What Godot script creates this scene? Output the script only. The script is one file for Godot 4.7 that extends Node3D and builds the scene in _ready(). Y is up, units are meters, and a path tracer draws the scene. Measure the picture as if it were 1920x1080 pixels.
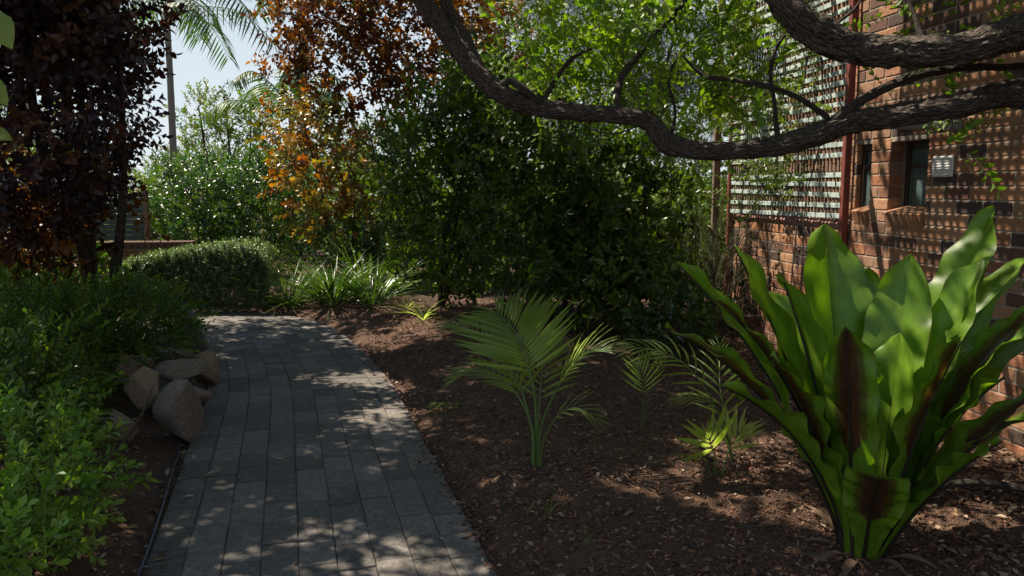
extends Node3D

# ---------------------------------------------------------------- helpers
var rng := RandomNumberGenerator.new()
var taken := {}
var M := {}
var clump := FastNoiseLite.new()
var bumps := FastNoiseLite.new()
const SUN := Vector3(-0.481, 0.839, -0.256)      # towards the sun
var gaps: Array = []                              # where the sun gets through the crowns: [point, radius]
var path_curve := Curve3D.new()
var path_pts: PackedVector3Array

class Geo:
	var v := PackedVector3Array()
	var n := PackedVector3Array()
	var c := PackedColorArray()
	var uv := PackedVector2Array()
	var ix := PackedInt32Array()
	func vert(p: Vector3, nn := Vector3.UP, col := Color.WHITE, t := Vector2.ZERO) -> int:
		v.append(p); n.append(nn); c.append(col); uv.append(t)
		return v.size() - 1
	func tri(a: int, b: int, d: int) -> void:
		var gn := (v[d] - v[a]).cross(v[b] - v[a])
		if gn.dot(n[a] + n[b] + n[d]) < 0.0:
			ix.append(a); ix.append(d); ix.append(b)
		else:
			ix.append(a); ix.append(b); ix.append(d)
	func raw(a: int, b: int, d: int) -> void:
		ix.append(a); ix.append(b); ix.append(d)
	func quad(a: int, b: int, d: int, e: int) -> void:
		tri(a, b, d); tri(a, d, e)
	func flat(p: Array, col := Color.WHITE, inside := Vector3.INF) -> void:
		var nn: Vector3 = (p[2] - p[0]).cross(p[1] - p[0]).normalized()
		if inside != Vector3.INF and nn.dot(p[0] - inside) < 0.0:
			nn = -nn
		var k := []
		for q in p:
			k.append(vert(q, nn, col))
		for i in range(1, p.size() - 1):
			tri(k[0], k[i], k[i + 1])
	func normals() -> void:
		for i in n.size():
			n[i] = Vector3.ZERO
		for i in range(0, ix.size(), 3):
			var a := ix[i]; var b := ix[i + 1]; var d := ix[i + 2]
			var gn := (v[d] - v[a]).cross(v[b] - v[a])
			n[a] += gn; n[b] += gn; n[d] += gn
		for i in n.size():
			n[i] = n[i].normalized()
	func mesh(m: Material, am: ArrayMesh = null) -> ArrayMesh:
		if am == null:
			am = ArrayMesh.new()
		if ix.is_empty():
			return am
		var a := []
		a.resize(Mesh.ARRAY_MAX)
		a[Mesh.ARRAY_VERTEX] = v; a[Mesh.ARRAY_NORMAL] = n; a[Mesh.ARRAY_COLOR] = c; a[Mesh.ARRAY_TEX_UV] = uv; a[Mesh.ARRAY_INDEX] = ix
		am.add_surface_from_arrays(Mesh.PRIMITIVE_TRIANGLES, a)
		am.surface_set_material(am.get_surface_count() - 1, m)
		return am

func rf(a: float, b: float) -> float:
	return rng.randf_range(a, b)

func rdir() -> Vector3:
	var z := rf(-1, 1)
	var a := rf(0, TAU)
	var r := sqrt(1.0 - z * z)
	return Vector3(r * cos(a), z, r * sin(a))

func L(r: float, g: float, b: float) -> Color:      # a linear base colour as albedo_color wants it
	return Color(r, g, b).linear_to_srgb()

func numbered(called: String) -> String:
	var k: int = taken.get(called, 0)
	taken[called] = k + 1
	return called if k == 0 else "%s_%03d" % [called, k]

func tag(o: Node, label: String, category: String, group := "", kind := "") -> Node:
	if label: o.set_meta("label", label)
	if category: o.set_meta("category", category)
	if group: o.set_meta("group", group)
	if kind: o.set_meta("kind", kind)
	return o

func thing(called: String, label: String, category: String, at := Vector3.ZERO, group := "") -> Node3D:
	var o := Node3D.new()
	o.name = numbered(called)
	add_child(o)
	o.position = at
	tag(o, label, category, group)
	return o

func part(called: String, mesh: Mesh, parent: Node, xf := Transform3D.IDENTITY, mat: Material = null) -> MeshInstance3D:
	var o := MeshInstance3D.new()
	o.name = called if parent != self else numbered(called)
	o.mesh = mesh
	if mat: o.material_override = mat
	o.transform = xf
	parent.add_child(o, true)
	return o

func many(called: String, mesh: Mesh, xfs: Array, cols: Array, parent: Node) -> MultiMeshInstance3D:
	var mm := MultiMesh.new()
	mm.transform_format = MultiMesh.TRANSFORM_3D
	mm.use_colors = true
	mm.mesh = mesh
	mm.instance_count = xfs.size()
	for i in xfs.size():
		mm.set_instance_transform(i, xfs[i])
		mm.set_instance_color(i, cols[i])
	var o := MultiMeshInstance3D.new()
	o.name = called if parent != self else numbered(called)
	o.multimesh = mm
	o.set_meta("kind", "stuff")
	parent.add_child(o, true)
	return o

func ramp(cols: Array) -> Gradient:
	var g := Gradient.new()
	var offs := PackedFloat32Array()
	var cc := PackedColorArray()
	for i in cols.size():
		offs.append(float(i) / (cols.size() - 1)); cc.append(cols[i])
	g.offsets = offs; g.colors = cc
	return g

func ntex(freq: float, cols: Array, seed_ := 1, kind := FastNoiseLite.TYPE_SIMPLEX_SMOOTH, size := 256, octaves := 5) -> NoiseTexture2D:
	var f := FastNoiseLite.new()
	f.noise_type = kind
	f.frequency = freq
	f.seed = seed_
	f.fractal_octaves = octaves
	var t := NoiseTexture2D.new()
	t.width = size; t.height = size
	t.seamless = true
	t.noise = f
	if cols: t.color_ramp = ramp(cols)
	return t

func mat(col: Color, rough := 0.8, tex: Texture2D = null, scale := 1.0, bump: Texture2D = null, bump_cm := 0.3) -> StandardMaterial3D:
	var m := StandardMaterial3D.new()
	m.albedo_color = col
	m.roughness = rough
	if tex:
		m.albedo_texture = tex
	if bump:
		m.heightmap_enabled = true
		m.heightmap_texture = bump
		m.heightmap_scale = bump_cm
	if tex or bump:
		m.uv1_triplanar = true
		m.uv1_world_triplanar = true
		m.uv1_scale = Vector3.ONE * scale
	return m

func leafmat(rough := 0.42, back := Color(0.95, 1.0, 0.45), spec := 0.5) -> StandardMaterial3D:
	var m := StandardMaterial3D.new()
	m.vertex_color_use_as_albedo = true
	m.roughness = rough
	m.metallic_specular = spec
	m.backlight_enabled = true
	m.backlight = back
	return m

func tube(g: Geo, pts: Array, rad: Array, sides := 8, col := Color.WHITE, wob := 0.0) -> void:
	var t0: Vector3 = (pts[1] - pts[0]).normalized()
	var side := t0.cross(Vector3.RIGHT if absf(t0.x) < 0.8 else Vector3.UP).normalized()
	var prev := -1
	var length := 0.0
	for i in pts.size():
		var t: Vector3 = (pts[mini(i + 1, pts.size() - 1)] - pts[maxi(i - 1, 0)]).normalized()
		side = (side - t * side.dot(t)).normalized()
		var up := t.cross(side)
		var first := g.v.size()
		if i: length += pts[i].distance_to(pts[i - 1])
		for k in sides + 1:
			var a := TAU * k / sides
			var d := side * cos(a) + up * sin(a)
			var p: Vector3 = pts[i] + d * rad[i]
			if wob > 0.0:
				p += d * rad[i] * wob * bumps.get_noise_3dv((pts[i] + d * 0.08) * 60.0)
			g.vert(p, d, col, Vector2(float(k) / sides, length))
		if prev >= 0:
			for k in sides:
				g.quad(prev + k, prev + k + 1, first + k + 1, first + k)
		prev = first
	for e in [0, pts.size() - 1]:
		var f := 0 if e == 0 else prev
		if e == 0:
			f = prev - (pts.size() - 1) * (sides + 1)
		var nn: Vector3 = (pts[0] - pts[1]).normalized() if e == 0 else (pts[e] - pts[e - 1]).normalized()
		var m := g.vert(pts[e] + nn * rad[e] * 0.3, nn, col)
		for k in sides:
			g.tri(m, f + k, f + k + 1)

func smooth_pts(pts: Array, per := 4) -> Array:        # Catmull-Rom through points (Vector3) or [point, radius] pairs as Vector4
	var out := []
	for i in pts.size() - 1:
		var a = pts[maxi(i - 1, 0)]; var b = pts[i]; var c = pts[i + 1]; var d = pts[mini(i + 2, pts.size() - 1)]
		for k in per:
			var t := float(k) / per
			out.append(0.5 * ((2.0 * b) + (c - a) * t + (2.0 * a - 5.0 * b + 4.0 * c - d) * t * t + (3.0 * b - a - 3.0 * c + d) * t * t * t))
	out.append(pts[-1])
	return out

func limb(rows: Array, sides := 12, per := 5, relief := 0.25) -> Geo:     # rows of [x, y, z, radius]; relief gives the bark ridges and knots
	var p4 := []
	for r in rows:
		p4.append(Vector4(r[0], r[1], r[2], r[3] * (0.78 if relief > 0.2 else 1.0)))
	var pts := []; var rad := []
	for q in smooth_pts(p4, per):
		pts.append(Vector3(q.x, q.y, q.z)); rad.append(q.w)
	var g := Geo.new()
	tube(g, pts, rad, sides)
	if relief <= 0.0: return g
	var W := sides + 1
	for i in pts.size():
		var ln: float = g.uv[i * W].y
		for k in W:
			var d: Vector3 = g.n[i * W + k]
			var a := TAU * (k % sides) / sides
			var q := Vector3(cos(a), sin(a), 0)
			var ridge := 1.0 - absf(bumps.get_noise_3d(q.x * 260.0, q.y * 260.0, ln * 420.0)) * 3.4
			var knot := bumps.get_noise_3d(q.x * 45.0, q.y * 45.0, ln * 300.0 + 900.0)
			g.v[i * W + k] += d * rad[i] * relief * (0.55 * (ridge - 0.45) * minf(1.0, rad[i] * 16.0) + 1.3 * knot)
	g.normals()
	for i in pts.size():
		var m := (g.n[i * W] + g.n[i * W + sides]).normalized()
		g.n[i * W] = m; g.n[i * W + sides] = m
	return g

func box(g: Geo, lo: Vector3, hi: Vector3, bev := 0.0, col := Color.WHITE, xf := Transform3D.IDENTITY) -> void:
	var c := (lo + hi) * 0.5
	var h := (hi - lo) * 0.5
	var inside := xf * c
	var P := func(x: float, y: float, z: float) -> Vector3: return xf * (c + Vector3(x * h.x, y * h.y, z * h.z))
	if bev <= 0.0:
		for s in [-1.0, 1.0]:
			g.flat([P.call(s, -1, -1), P.call(s, 1, -1), P.call(s, 1, 1), P.call(s, -1, 1)], col, inside)
			g.flat([P.call(-1, s, -1), P.call(1, s, -1), P.call(1, s, 1), P.call(-1, s, 1)], col, inside)
			g.flat([P.call(-1, -1, s), P.call(1, -1, s), P.call(1, 1, s), P.call(-1, 1, s)], col, inside)
		return
	var bx := 1.0 - bev / h.x; var by := 1.0 - bev / h.y; var bz := 1.0 - bev / h.z
	for s in [-1.0, 1.0]:
		g.flat([P.call(s, -by, -bz), P.call(s, by, -bz), P.call(s, by, bz), P.call(s, -by, bz)], col, inside)
		g.flat([P.call(-bx, s, -bz), P.call(bx, s, -bz), P.call(bx, s, bz), P.call(-bx, s, bz)], col, inside)
		g.flat([P.call(-bx, -by, s), P.call(bx, -by, s), P.call(bx, by, s), P.call(-bx, by, s)], col, inside)
		for t in [-1.0, 1.0]:
			g.flat([P.call(s, t * by, -bz), P.call(s, t * by, bz), P.call(s * bx, t, bz), P.call(s * bx, t, -bz)], col, inside)
			g.flat([P.call(s, -by, t * bz), P.call(s, by, t * bz), P.call(s * bx, by, t), P.call(s * bx, -by, t)], col, inside)
			g.flat([P.call(-bx, s, t * bz), P.call(bx, s, t * bz), P.call(bx, s * by, t), P.call(-bx, s * by, t)], col, inside)
			for u in [-1.0, 1.0]:
				g.flat([P.call(s, t * by, u * bz), P.call(s * bx, t, u * bz), P.call(s * bx, t * by, u)], col, inside)

# a leaf: folded along its midrib, pointed at both ends
func leaf(g: Geo, p: Vector3, dir: Vector3, nrm: Vector3, ln: float, wd: float, fold := 0.25, droop := 0.2, rings := 2, col := Color.WHITE, widest := 0.45) -> void:
	var side := dir.cross(nrm).normalized()
	nrm = side.cross(dir).normalized()
	var b := g.vert(p, nrm, col, Vector2(0.5, 0))
	var prev := []
	for i in range(1, rings + 1):
		var t := float(i) / (rings + 1)
		var w := wd * 0.5 * (sin(PI * pow(t, log(0.5) / log(widest))) * 0.85 + 0.15 * (1.0 - absf(2.0 * t - 1.0)))
		var m := p + dir * ln * t - nrm * droop * ln * t * t
		var nn := (nrm + dir * droop * 2.0 * t).normalized()
		var k := [g.vert(m - side * w + nn * w * fold * 2.0, (nn + side * fold * 1.6).normalized(), col, Vector2(0, t)), g.vert(m, nn, col, Vector2(0.5, t)), g.vert(m + side * w + nn * w * fold * 2.0, (nn - side * fold * 1.6).normalized(), col, Vector2(1, t))]
		if prev.is_empty():
			g.tri(b, k[0], k[1]); g.tri(b, k[1], k[2])
		else:
			g.quad(prev[0], prev[1], k[1], k[0]); g.quad(prev[1], prev[2], k[2], k[1])
		prev = k
	var e := g.vert(p + dir * ln - nrm * droop * ln, (nrm + dir * droop * 2.0).normalized(), col, Vector2(0.5, 1))
	g.tri(prev[0], prev[1], e); g.tri(prev[1], prev[2], e)

# a twig with leaves along +Y
func sprig(n: int, twig: float, ll: float, lw: float, o := {}) -> ArrayMesh:
	var g := Geo.new()
	var t := Geo.new()
	var bend := Vector3(rf(-1, 1), 0, rf(-1, 1)) * 0.18 * twig
	var at := func(s: float) -> Vector3: return Vector3(0, twig * s, 0) + bend * s * s
	tube(t, [at.call(0.0), at.call(0.5), at.call(1.0)], [o.get("tr", 0.0022), o.get("tr", 0.0022) * 0.8, o.get("tr", 0.0022) * 0.5], 3)
	for i in n:
		var s := 0.12 + 0.88 * i / maxf(1, n - 1)
		var az: float = i * 2.4 + rf(-0.3, 0.3) if o.get("spiral", true) else (i % 2) * PI + rf(-0.35, 0.35)
		var ang: float = o.get("ang", 1.05) * (1.0 - 0.55 * s * s) + rf(-0.2, 0.2)
		var out := Vector3(cos(az), 0, sin(az))
		var dir := (out * sin(ang) + Vector3.UP * cos(ang)).normalized()
		var nrm := (Vector3.UP * sin(ang) - out * cos(ang) + rdir() * 0.35).normalized()
		var k := rf(0.7, 1.15)
		var shade := rf(0.75, 1.2)
		var col := Color(shade * rf(0.88, 1.15), shade, shade * rf(0.8, 1.2))
		leaf(g, at.call(s) + dir * 0.004, dir, nrm, ll * k, lw * k, o.get("fold", 0.22), o.get("droop", 0.22), o.get("rings", 2), col, o.get("widest", 0.45))
	var am := g.mesh(o.get("mat", M.leaf))
	return t.mesh(o.get("twig", M.twig), am)

func lets_sun(p: Vector3, reach := 0.0) -> bool:
	for q in gaps:
		var d: Vector3 = p - q[0]
		var along := d.dot(SUN)
		if along > 0.35 and (d - SUN * along).length() < q[1] + (reach if q[1] > 0.19 else reach * 0.25):
			return true
	return false

# sprigs through a set of ellipsoids [centre, radii]; one foliage part per sprig mesh
func crown(parent: Node3D, meshes: Array, ells: Array, count: int, o := {}) -> void:
	var xfs := []; var cols := []
	for m in meshes:
		xfs.append([]); cols.append([])
	var wts := []; var total := 0.0
	for e in ells:
		var w: float = pow(e[1].x * e[1].y * e[1].z, 0.8)
		total += w; wts.append(total)
	var pal: Array = o.get("pal", [Color(0.06, 0.13, 0.025)])
	var keep: bool = o.get("above", false)
	var thr: float = o.get("thr", -0.15)
	var fr: float = o.get("freq", 1.2) * 100.0
	var got := 0; var tries := 0
	while got < count and tries < count * 8:
		tries += 1
		var pick := rf(0, total)
		var k := 0
		while wts[k] < pick: k += 1
		var dir := rdir()
		var p: Vector3 = ells[k][0] + dir * pow(rng.randf(), o.get("shell", 0.3)) * ells[k][1]
		if p.y < o.get("floor", 0.08): continue
		if clump.get_noise_3dv(p * fr * 0.01) < thr: continue
		if keep and not above_frame(p): continue
		if o.get("sun", true) and lets_sun(p, 0.12 * float(o.get("scale", 1.0))) and rng.randf() < 0.97: continue
		var outv: Vector3 = (dir / ells[k][1]).normalized()
		var y: Vector3 = (outv * float(o.get("out", 0.8)) + Vector3.UP * float(o.get("up", 0.35)) + rdir() * 0.65).normalized()
		var x := y.cross(rdir()).normalized()
		var s := rf(0.75, 1.25) * float(o.get("scale", 1.0))
		var j := rng.randi() % meshes.size()
		xfs[j].append(Transform3D(Basis(x * s, y * s, x.cross(y) * s), p - parent.position))
		var a: Color = pal[rng.randi() % pal.size()]
		var f := rf(0.75, 1.25)
		cols[j].append(Color(a.r * f, a.g * f, a.b * f))
		got += 1
	for j in meshes.size():
		if xfs[j].size():
			many(o.get("called", "foliage"), meshes[j], xfs[j], cols[j], parent)

# stems from the thing's base towards points in its crown
func stems(parent: Node3D, tips: Array, r: float, called := "stem", m: Material = null) -> void:
	for t in tips:
		var a := Vector3(rf(-1, 1), 0, rf(-1, 1)) * r * 1.5
		a.y = -0.05
		var b: Vector3 = t - parent.position
		var mid := a.lerp(b, 0.5) + Vector3(rf(-1, 1), 0.4, rf(-1, 1)) * b.length() * 0.07
		var g := Geo.new()
		var pts := smooth_pts([a, a.lerp(mid, 0.5) + Vector3(rf(-1, 1), 0, rf(-1, 1)) * b.length() * 0.02, mid, b], 4)
		var rad := []
		for i in pts.size():
			rad.append(r * lerpf(1.0, 0.3, float(i) / (pts.size() - 1)))
		tube(g, pts, rad, 6, Color.WHITE, 0.2)
		part(called, g.mesh(m if m else M.bark), parent)

# ---------------------------------------------------------------- terrain
func path_dist(x: float, z: float) -> float:          # signed: negative on the left of the path
	var best := 1e9
	var sgn := 1.0
	for i in path_pts.size() - 1:
		var a := Vector2(path_pts[i].x, path_pts[i].z)
		var b := Vector2(path_pts[i + 1].x, path_pts[i + 1].z)
		var q := Geometry2D.get_closest_point_to_segment(Vector2(x, z), a, b)
		var d := q.distance_squared_to(Vector2(x, z))
		if d < best:
			best = d
			sgn = signf((b - a).cross(Vector2(x, z) - a))
	return sqrt(best) * sgn

func ground_h(x: float, z: float) -> float:
	if absf(x) > 12.0 or z > 4.0 or z < -20.0:
		return -0.05
	var d := path_dist(x, z)
	var a := absf(d)
	if a < 0.70: return -0.06
	var rise := smoothstep(0.70, 0.86, a)
	var h := -0.06 + rise * 0.05
	if d > 0.0:
		h += 0.10 * smoothstep(0.8, 1.7, a) * (0.45 + 0.55 * smoothstep(-5.0, -8.0, z))
	else:
		h += 0.16 * smoothstep(0.9, 1.8, a)
	h += rise * (0.03 * bumps.get_noise_2d(x * 90.0, z * 90.0) + 0.012 * bumps.get_noise_2d(x * 600.0, z * 600.0))
	return h * (1.0 - smoothstep(9.0, 12.0, absf(x))) - 0.05 * smoothstep(9.0, 12.0, absf(x))

func on_ground(x: float, z: float, up := 0.0) -> Vector3:
	return Vector3(x, ground_h(x, z) + up, z)

# ---------------------------------------------------------------- the scene
func _ready() -> void:
	rng.seed = 20240
	clump.seed = 5; clump.frequency = 1.0
	bumps.seed = 9; bumps.frequency = 0.02
	var cam := Camera3D.new()
	cam.name = "camera"
	cam.position = Vector3(0, 1.55, 0)
	cam.rotation.x = -atan(191.0 / 1500.0)
	cam.fov = rad_to_deg(2.0 * atan(540.0 / 1500.0))
	cam.near = 0.05
	cam.far = 2000.0
	add_child(cam)
	cam.current = true
	var env := Environment.new()
	env.background_mode = Environment.BG_SKY
	var skym := ProceduralSkyMaterial.new()
	skym.sky_top_color = Color(0.48, 0.66, 0.88)
	skym.sky_horizon_color = Color(0.95, 0.99, 1.0)
	skym.sky_curve = 0.45
	skym.ground_horizon_color = Color(0.55, 0.56, 0.52)
	skym.ground_bottom_color = Color(0.2, 0.2, 0.18)
	skym.sky_energy_multiplier = 1.0
	env.sky = Sky.new()
	env.sky.sky_material = skym
	env.background_energy_multiplier = 0.47
	env.tonemap_mode = Environment.TONE_MAPPER_LINEAR
	env.tonemap_exposure = 1.98
	env.sdfgi_enabled = true
	env.ssao_enabled = true
	env.ssil_enabled = true
	var we := WorldEnvironment.new()
	we.name = "environment"
	we.environment = env
	add_child(we)
	var sun := DirectionalLight3D.new()
	sun.name = "sun"
	sun.light_energy = 1.6
	sun.light_color = Color(1.0, 0.955, 0.88)
	sun.light_angular_distance = 0.42
	sun.shadow_enabled = true
	add_child(sun)
	sun.look_at_from_position(SUN * 30.0, Vector3.ZERO)

	materials()
	for q in [[-0.2, 1.0], [-0.36, -1.5], [-0.77, -3.03], [-1.19, -4.52], [-1.67, -6.17], [-2.22, -7.6], [-2.75, -8.65], [-3.45, -9.17], [-4.5, -9.25], [-6.5, -9.2], [-9.0, -9.2]]:
		path_pts.append(Vector3(q[0], 0, q[1]))
	path_pts = PackedVector3Array(smooth_pts(Array(path_pts), 6))
	sun_gaps()
	ground()
	path()
	building()
	lattices()
	trees()
	shrubs()
	small_plants()
	fern()
	stones()
	litter()

func materials() -> void:
	var fine := ntex(0.05, [], 3, FastNoiseLite.TYPE_SIMPLEX_SMOOTH, 256, 5)
	var barkn := ntex(0.03, [], 4, FastNoiseLite.TYPE_CELLULAR, 256, 4)
	M.fine = fine
	M.leaf = leafmat()
	M.gloss = leafmat(0.25, Color(0.9, 1.0, 0.4), 0.6)
	M.shine = leafmat(0.31, Color(0.85, 0.95, 0.4), 0.6)
	M.purple = leafmat(0.4, Color(0.55, 0.3, 0.2), 0.4)
	M.soft = leafmat(0.6, Color(0.95, 1.0, 0.5), 0.35)
	M.copper = leafmat(0.36, Color(1.0, 0.86, 0.4), 0.5)
	M.twig = mat(L(0.06, 0.045, 0.03), 0.85)
	M.bark = mat(Color.WHITE, 0.9, ntex(0.03, [L(0.022, 0.017, 0.013), L(0.13, 0.1, 0.075), L(0.045, 0.034, 0.026), L(0.11, 0.085, 0.065), L(0.28, 0.245, 0.21)], 6, FastNoiseLite.TYPE_SIMPLEX, 512, 6), 1.0, ntex(0.035, [], 14, FastNoiseLite.TYPE_SIMPLEX, 512, 5), 4.0)
	M.bark.uv1_triplanar = false
	M.bark.uv1_world_triplanar = false
	M.bark.uv1_scale = Vector3(1.0, 0.7, 1.0)
	M.palebark = mat(Color.WHITE, 0.85, ntex(0.03, [L(0.09, 0.075, 0.062), L(0.19, 0.165, 0.14), L(0.13, 0.11, 0.095)], 7), 1.5, fine, 0.5)
	M.mulch = mat(Color.WHITE, 0.95, ntex(0.06, [L(0.05, 0.028, 0.017), L(0.16, 0.08, 0.046), L(0.085, 0.045, 0.028), L(0.22, 0.125, 0.075)], 8, FastNoiseLite.TYPE_SIMPLEX, 512, 6), 1.7, ntex(0.12, [], 12, FastNoiseLite.TYPE_CELLULAR, 512, 4), 2.5)
	M.sand = mat(Color.WHITE, 1.0, ntex(0.1, [L(0.03, 0.026, 0.022), L(0.09, 0.075, 0.06)], 10), 4.0)
	M.mortar = mat(Color.WHITE, 0.95, ntex(0.08, [L(0.22, 0.185, 0.14), L(0.38, 0.33, 0.26)], 11), 3.0, fine, 0.3)
	M.brick = []
	var bc := [[0.35, 0.16, 0.08], [0.25, 0.105, 0.056], [0.42, 0.21, 0.11], [0.13, 0.06, 0.038], [0.31, 0.165, 0.095], [0.075, 0.042, 0.032], [0.37, 0.15, 0.07]]
	for i in bc.size():
		var k: Array = bc[i]
		M.brick.append(mat(Color.WHITE, 0.85, ntex(0.022, [L(k[0] * 0.45, k[1] * 0.45, k[2] * 0.5), L(k[0], k[1], k[2]), L(k[0] * 0.75, k[1] * 0.8, k[2] * 0.85), L(k[0] * 1.25, k[1] * 1.3, k[2] * 1.35)], 20 + i), 1.9, fine, 0.35))
	M.paver = []
	var grime := ntex(0.02, [L(0.42, 0.4, 0.36), L(1, 1, 1), L(0.7, 0.68, 0.64), L(1, 0.98, 0.95), L(0.55, 0.55, 0.5)], 47, FastNoiseLite.TYPE_SIMPLEX, 512, 6)
	for i in 4:
		var k: float = [0.165, 0.225, 0.195, 0.14][i]
		M.paver.append(mat(Color.WHITE, 0.9, ntex(0.035, [L(k * 0.55, k * 0.5, k * 0.46), L(k, k * 0.88, k * 0.78), L(k * 0.72, k * 0.64, k * 0.58), L(k * 1.3, k * 1.18, k * 1.08)], 40 + i, FastNoiseLite.TYPE_SIMPLEX, 512, 7), 2.3, fine, 0.6))
		M.paver[i].detail_enabled = true
		M.paver[i].detail_blend_mode = BaseMaterial3D.BLEND_MODE_MUL
		M.paver[i].detail_albedo = grime
		M.paver[i].detail_uv_layer = BaseMaterial3D.DETAIL_UV_2
		M.paver[i].uv2_triplanar = true
		M.paver[i].uv2_world_triplanar = true
		M.paver[i].uv2_scale = Vector3.ONE * 0.55
	M.slat = mat(Color.WHITE, 0.7, ntex(0.04, [L(0.24, 0.31, 0.29), L(0.46, 0.54, 0.51), L(0.33, 0.39, 0.365)], 50), 2.0)
	M.batten = mat(Color.WHITE, 0.85, ntex(0.04, [L(0.10, 0.065, 0.045), L(0.24, 0.17, 0.12)], 51), 2.0)
	M.post = mat(Color.WHITE, 0.6, ntex(0.03, [L(0.15, 0.035, 0.025), L(0.22, 0.06, 0.045)], 52), 2.0)
	M.terra = mat(Color.WHITE, 0.75, ntex(0.03, [L(0.26, 0.13, 0.10), L(0.4, 0.22, 0.17)], 53), 2.5)
	M.frame = mat(L(0.035, 0.02, 0.015), 0.5)
	M.pipe = mat(L(0.25, 0.28, 0.27), 0.45)
	M.white = mat(L(0.78, 0.78, 0.76), 0.5)
	M.dark = mat(L(0.04, 0.04, 0.04), 0.9)
	M.roof = mat(L(0.12, 0.11, 0.10), 0.8)
	var gl := StandardMaterial3D.new()
	gl.transparency = BaseMaterial3D.TRANSPARENCY_ALPHA
	gl.albedo_color = Color(0.5, 0.6, 0.6, 0.25)
	gl.roughness = 0.05
	M.glass = gl
	M.curtain = mat(L(0.06, 0.065, 0.065), 0.9)
	M.fence = mat(L(0.03, 0.045, 0.042), 0.6)
	M.hose = mat(L(0.02, 0.025, 0.05), 0.3)
	M.rock = []
	for k in [[0.30, 0.21, 0.14], [0.24, 0.195, 0.16], [0.2, 0.21, 0.25]]:
		M.rock.append(mat(Color.WHITE, 0.9, ntex(0.014, [L(k[0] * 0.5, k[1] * 0.5, k[2] * 0.5), L(k[0], k[1], k[2]), L(k[0] * 0.7, k[1] * 0.75, k[2] * 0.7), L(k[0] * 1.3, k[1] * 1.25, k[2] * 1.2)], 60 + int(k[0] * 100), FastNoiseLite.TYPE_SIMPLEX, 512, 7), 2.0, ntex(0.03, [], 61, FastNoiseLite.TYPE_SIMPLEX, 512, 6), 1.0))
	M.stalk = mat(L(0.09, 0.14, 0.03), 0.5)
	M.rib = mat(L(0.018, 0.012, 0.008), 0.55)
	M.husk = mat(L(0.16, 0.10, 0.06), 0.9)

func sun_gaps() -> void:
	for q in [[-1.76, -6.44, 0.15], [-1.5, -6.38, 0.2], [-1.25, -6.28, 0.2], [-0.95, -5.3, 0.195], [-0.78, -5.15, 0.13], [-0.9, -4.34, 0.1], [-0.75, -4.45, 0.12], [-0.84, -3.43, 0.1], [-0.99, -3.38, 0.08], [-2.0, -3.1, 0.15], [-2.15, -3.4, 0.12], [-0.59, -3.22, 0.17], [-0.43, -3.35, 0.16], [-0.3, -3.1, 0.15], [-0.17, -4.17, 0.18], [0.0, -4.0, 0.15], [-0.34, -4.93, 0.16], [-1.45, -7.92, 0.3], [-1.15, -8.06, 0.33], [-0.9, -8.4, 0.3], [-2.63, -7.16, 0.13], [2.14, -3.43, 0.4], [2.4, -3.9, 0.35], [-2.59, -9.61, 0.3], [-3.1, -9.6, 0.3], [-0.5, -6.5, 0.15], [0.9, -7.2, 0.15]]:
		gaps.append([Vector3(q[0], 0, q[1]), q[2]])
	for k in 7: gaps.append([Vector3(-3.1 - 0.3 * k, 0.85 - 0.04 * k, -10.0), 0.4])
	for k in 5: gaps.append([Vector3(-1.4 - 0.4 * k, 0.35, -10.0), 0.4])
	var w := wall_xf()
	for i in 5:
		for j in 5:
			gaps.append([w * Vector3(0.75 + 0.4 * i, 0.8 + 0.5 * j, 0.0), 0.34])
	for i in 4: gaps.append([w * Vector3(0.36, 0.6 + 0.5 * i, 0.0), 0.2])
	for i in 6:
		for j in 5:
			gaps.append([w * Vector3(-2.1 + 0.42 * i, 1.3 + 0.5 * j, 0.0), 0.33])
	for q in [[1.37, 1.2, -3.5, 0.26], [2.0, 1.2, -3.45, 0.35], [1.7, 1.0, -3.4, 0.18], [1.0, 0.95, -3.3, 0.18], [0.8, 0.85, -3.15, 0.15], [2.25, 0.95, -3.4, 0.2], [1.5, 0.55, -3.2, 0.14], [-3.8, 1.2, -6.6, 0.4], [0.0, 2.55, -8.5, 0.35], [0.6, 2.5, -8.4, 0.35], [1.1, 2.2, -8.3, 0.35], [1.6, 1.8, -8.4, 0.3], [1.95, 1.2, -9.3, 0.4], [1.9, 0.8, -7.6, 0.3], [1.5, 2.4, -4.0, 0.2], [1.85, 2.28, -3.95, 0.2], [2.15, 2.28, -3.8, 0.2], [0.5, 2.0, -4.4, 0.2], [0.0, 2.1, -4.5, 0.2], [-0.3, 2.4, -4.6, 0.2], [1.1, 1.82, -4.33, 0.2], [1.6, 1.92, -4.22, 0.2], [2.0, 2.0, -4.1, 0.2], [-5.0, 0.9, -8.0, 0.5], [0.12, 0.72, -4.35, 0.17], [0.25, 0.68, -4.3, 0.15], [0.27, 2.4, -4.7, 0.4], [0.57, 2.3, -4.7, 0.4], [0.9, 2.4, -4.7, 0.4], [1.15, 2.2, -4.8, 0.4], [0.4, 2.05, -4.9, 0.35], [0.87, 2.1, -4.8, 0.35], [1.3, 1.9, -4.7, 0.25], [0.95, 1.82, -4.4, 0.11], [1.2, 1.8, -4.33, 0.08], [1.75, 1.95, -4.2, 0.1], [0.2, 2.05, -4.48, 0.07]]:
		gaps.append([Vector3(q[0], q[1], q[2]), q[3]])

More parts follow.
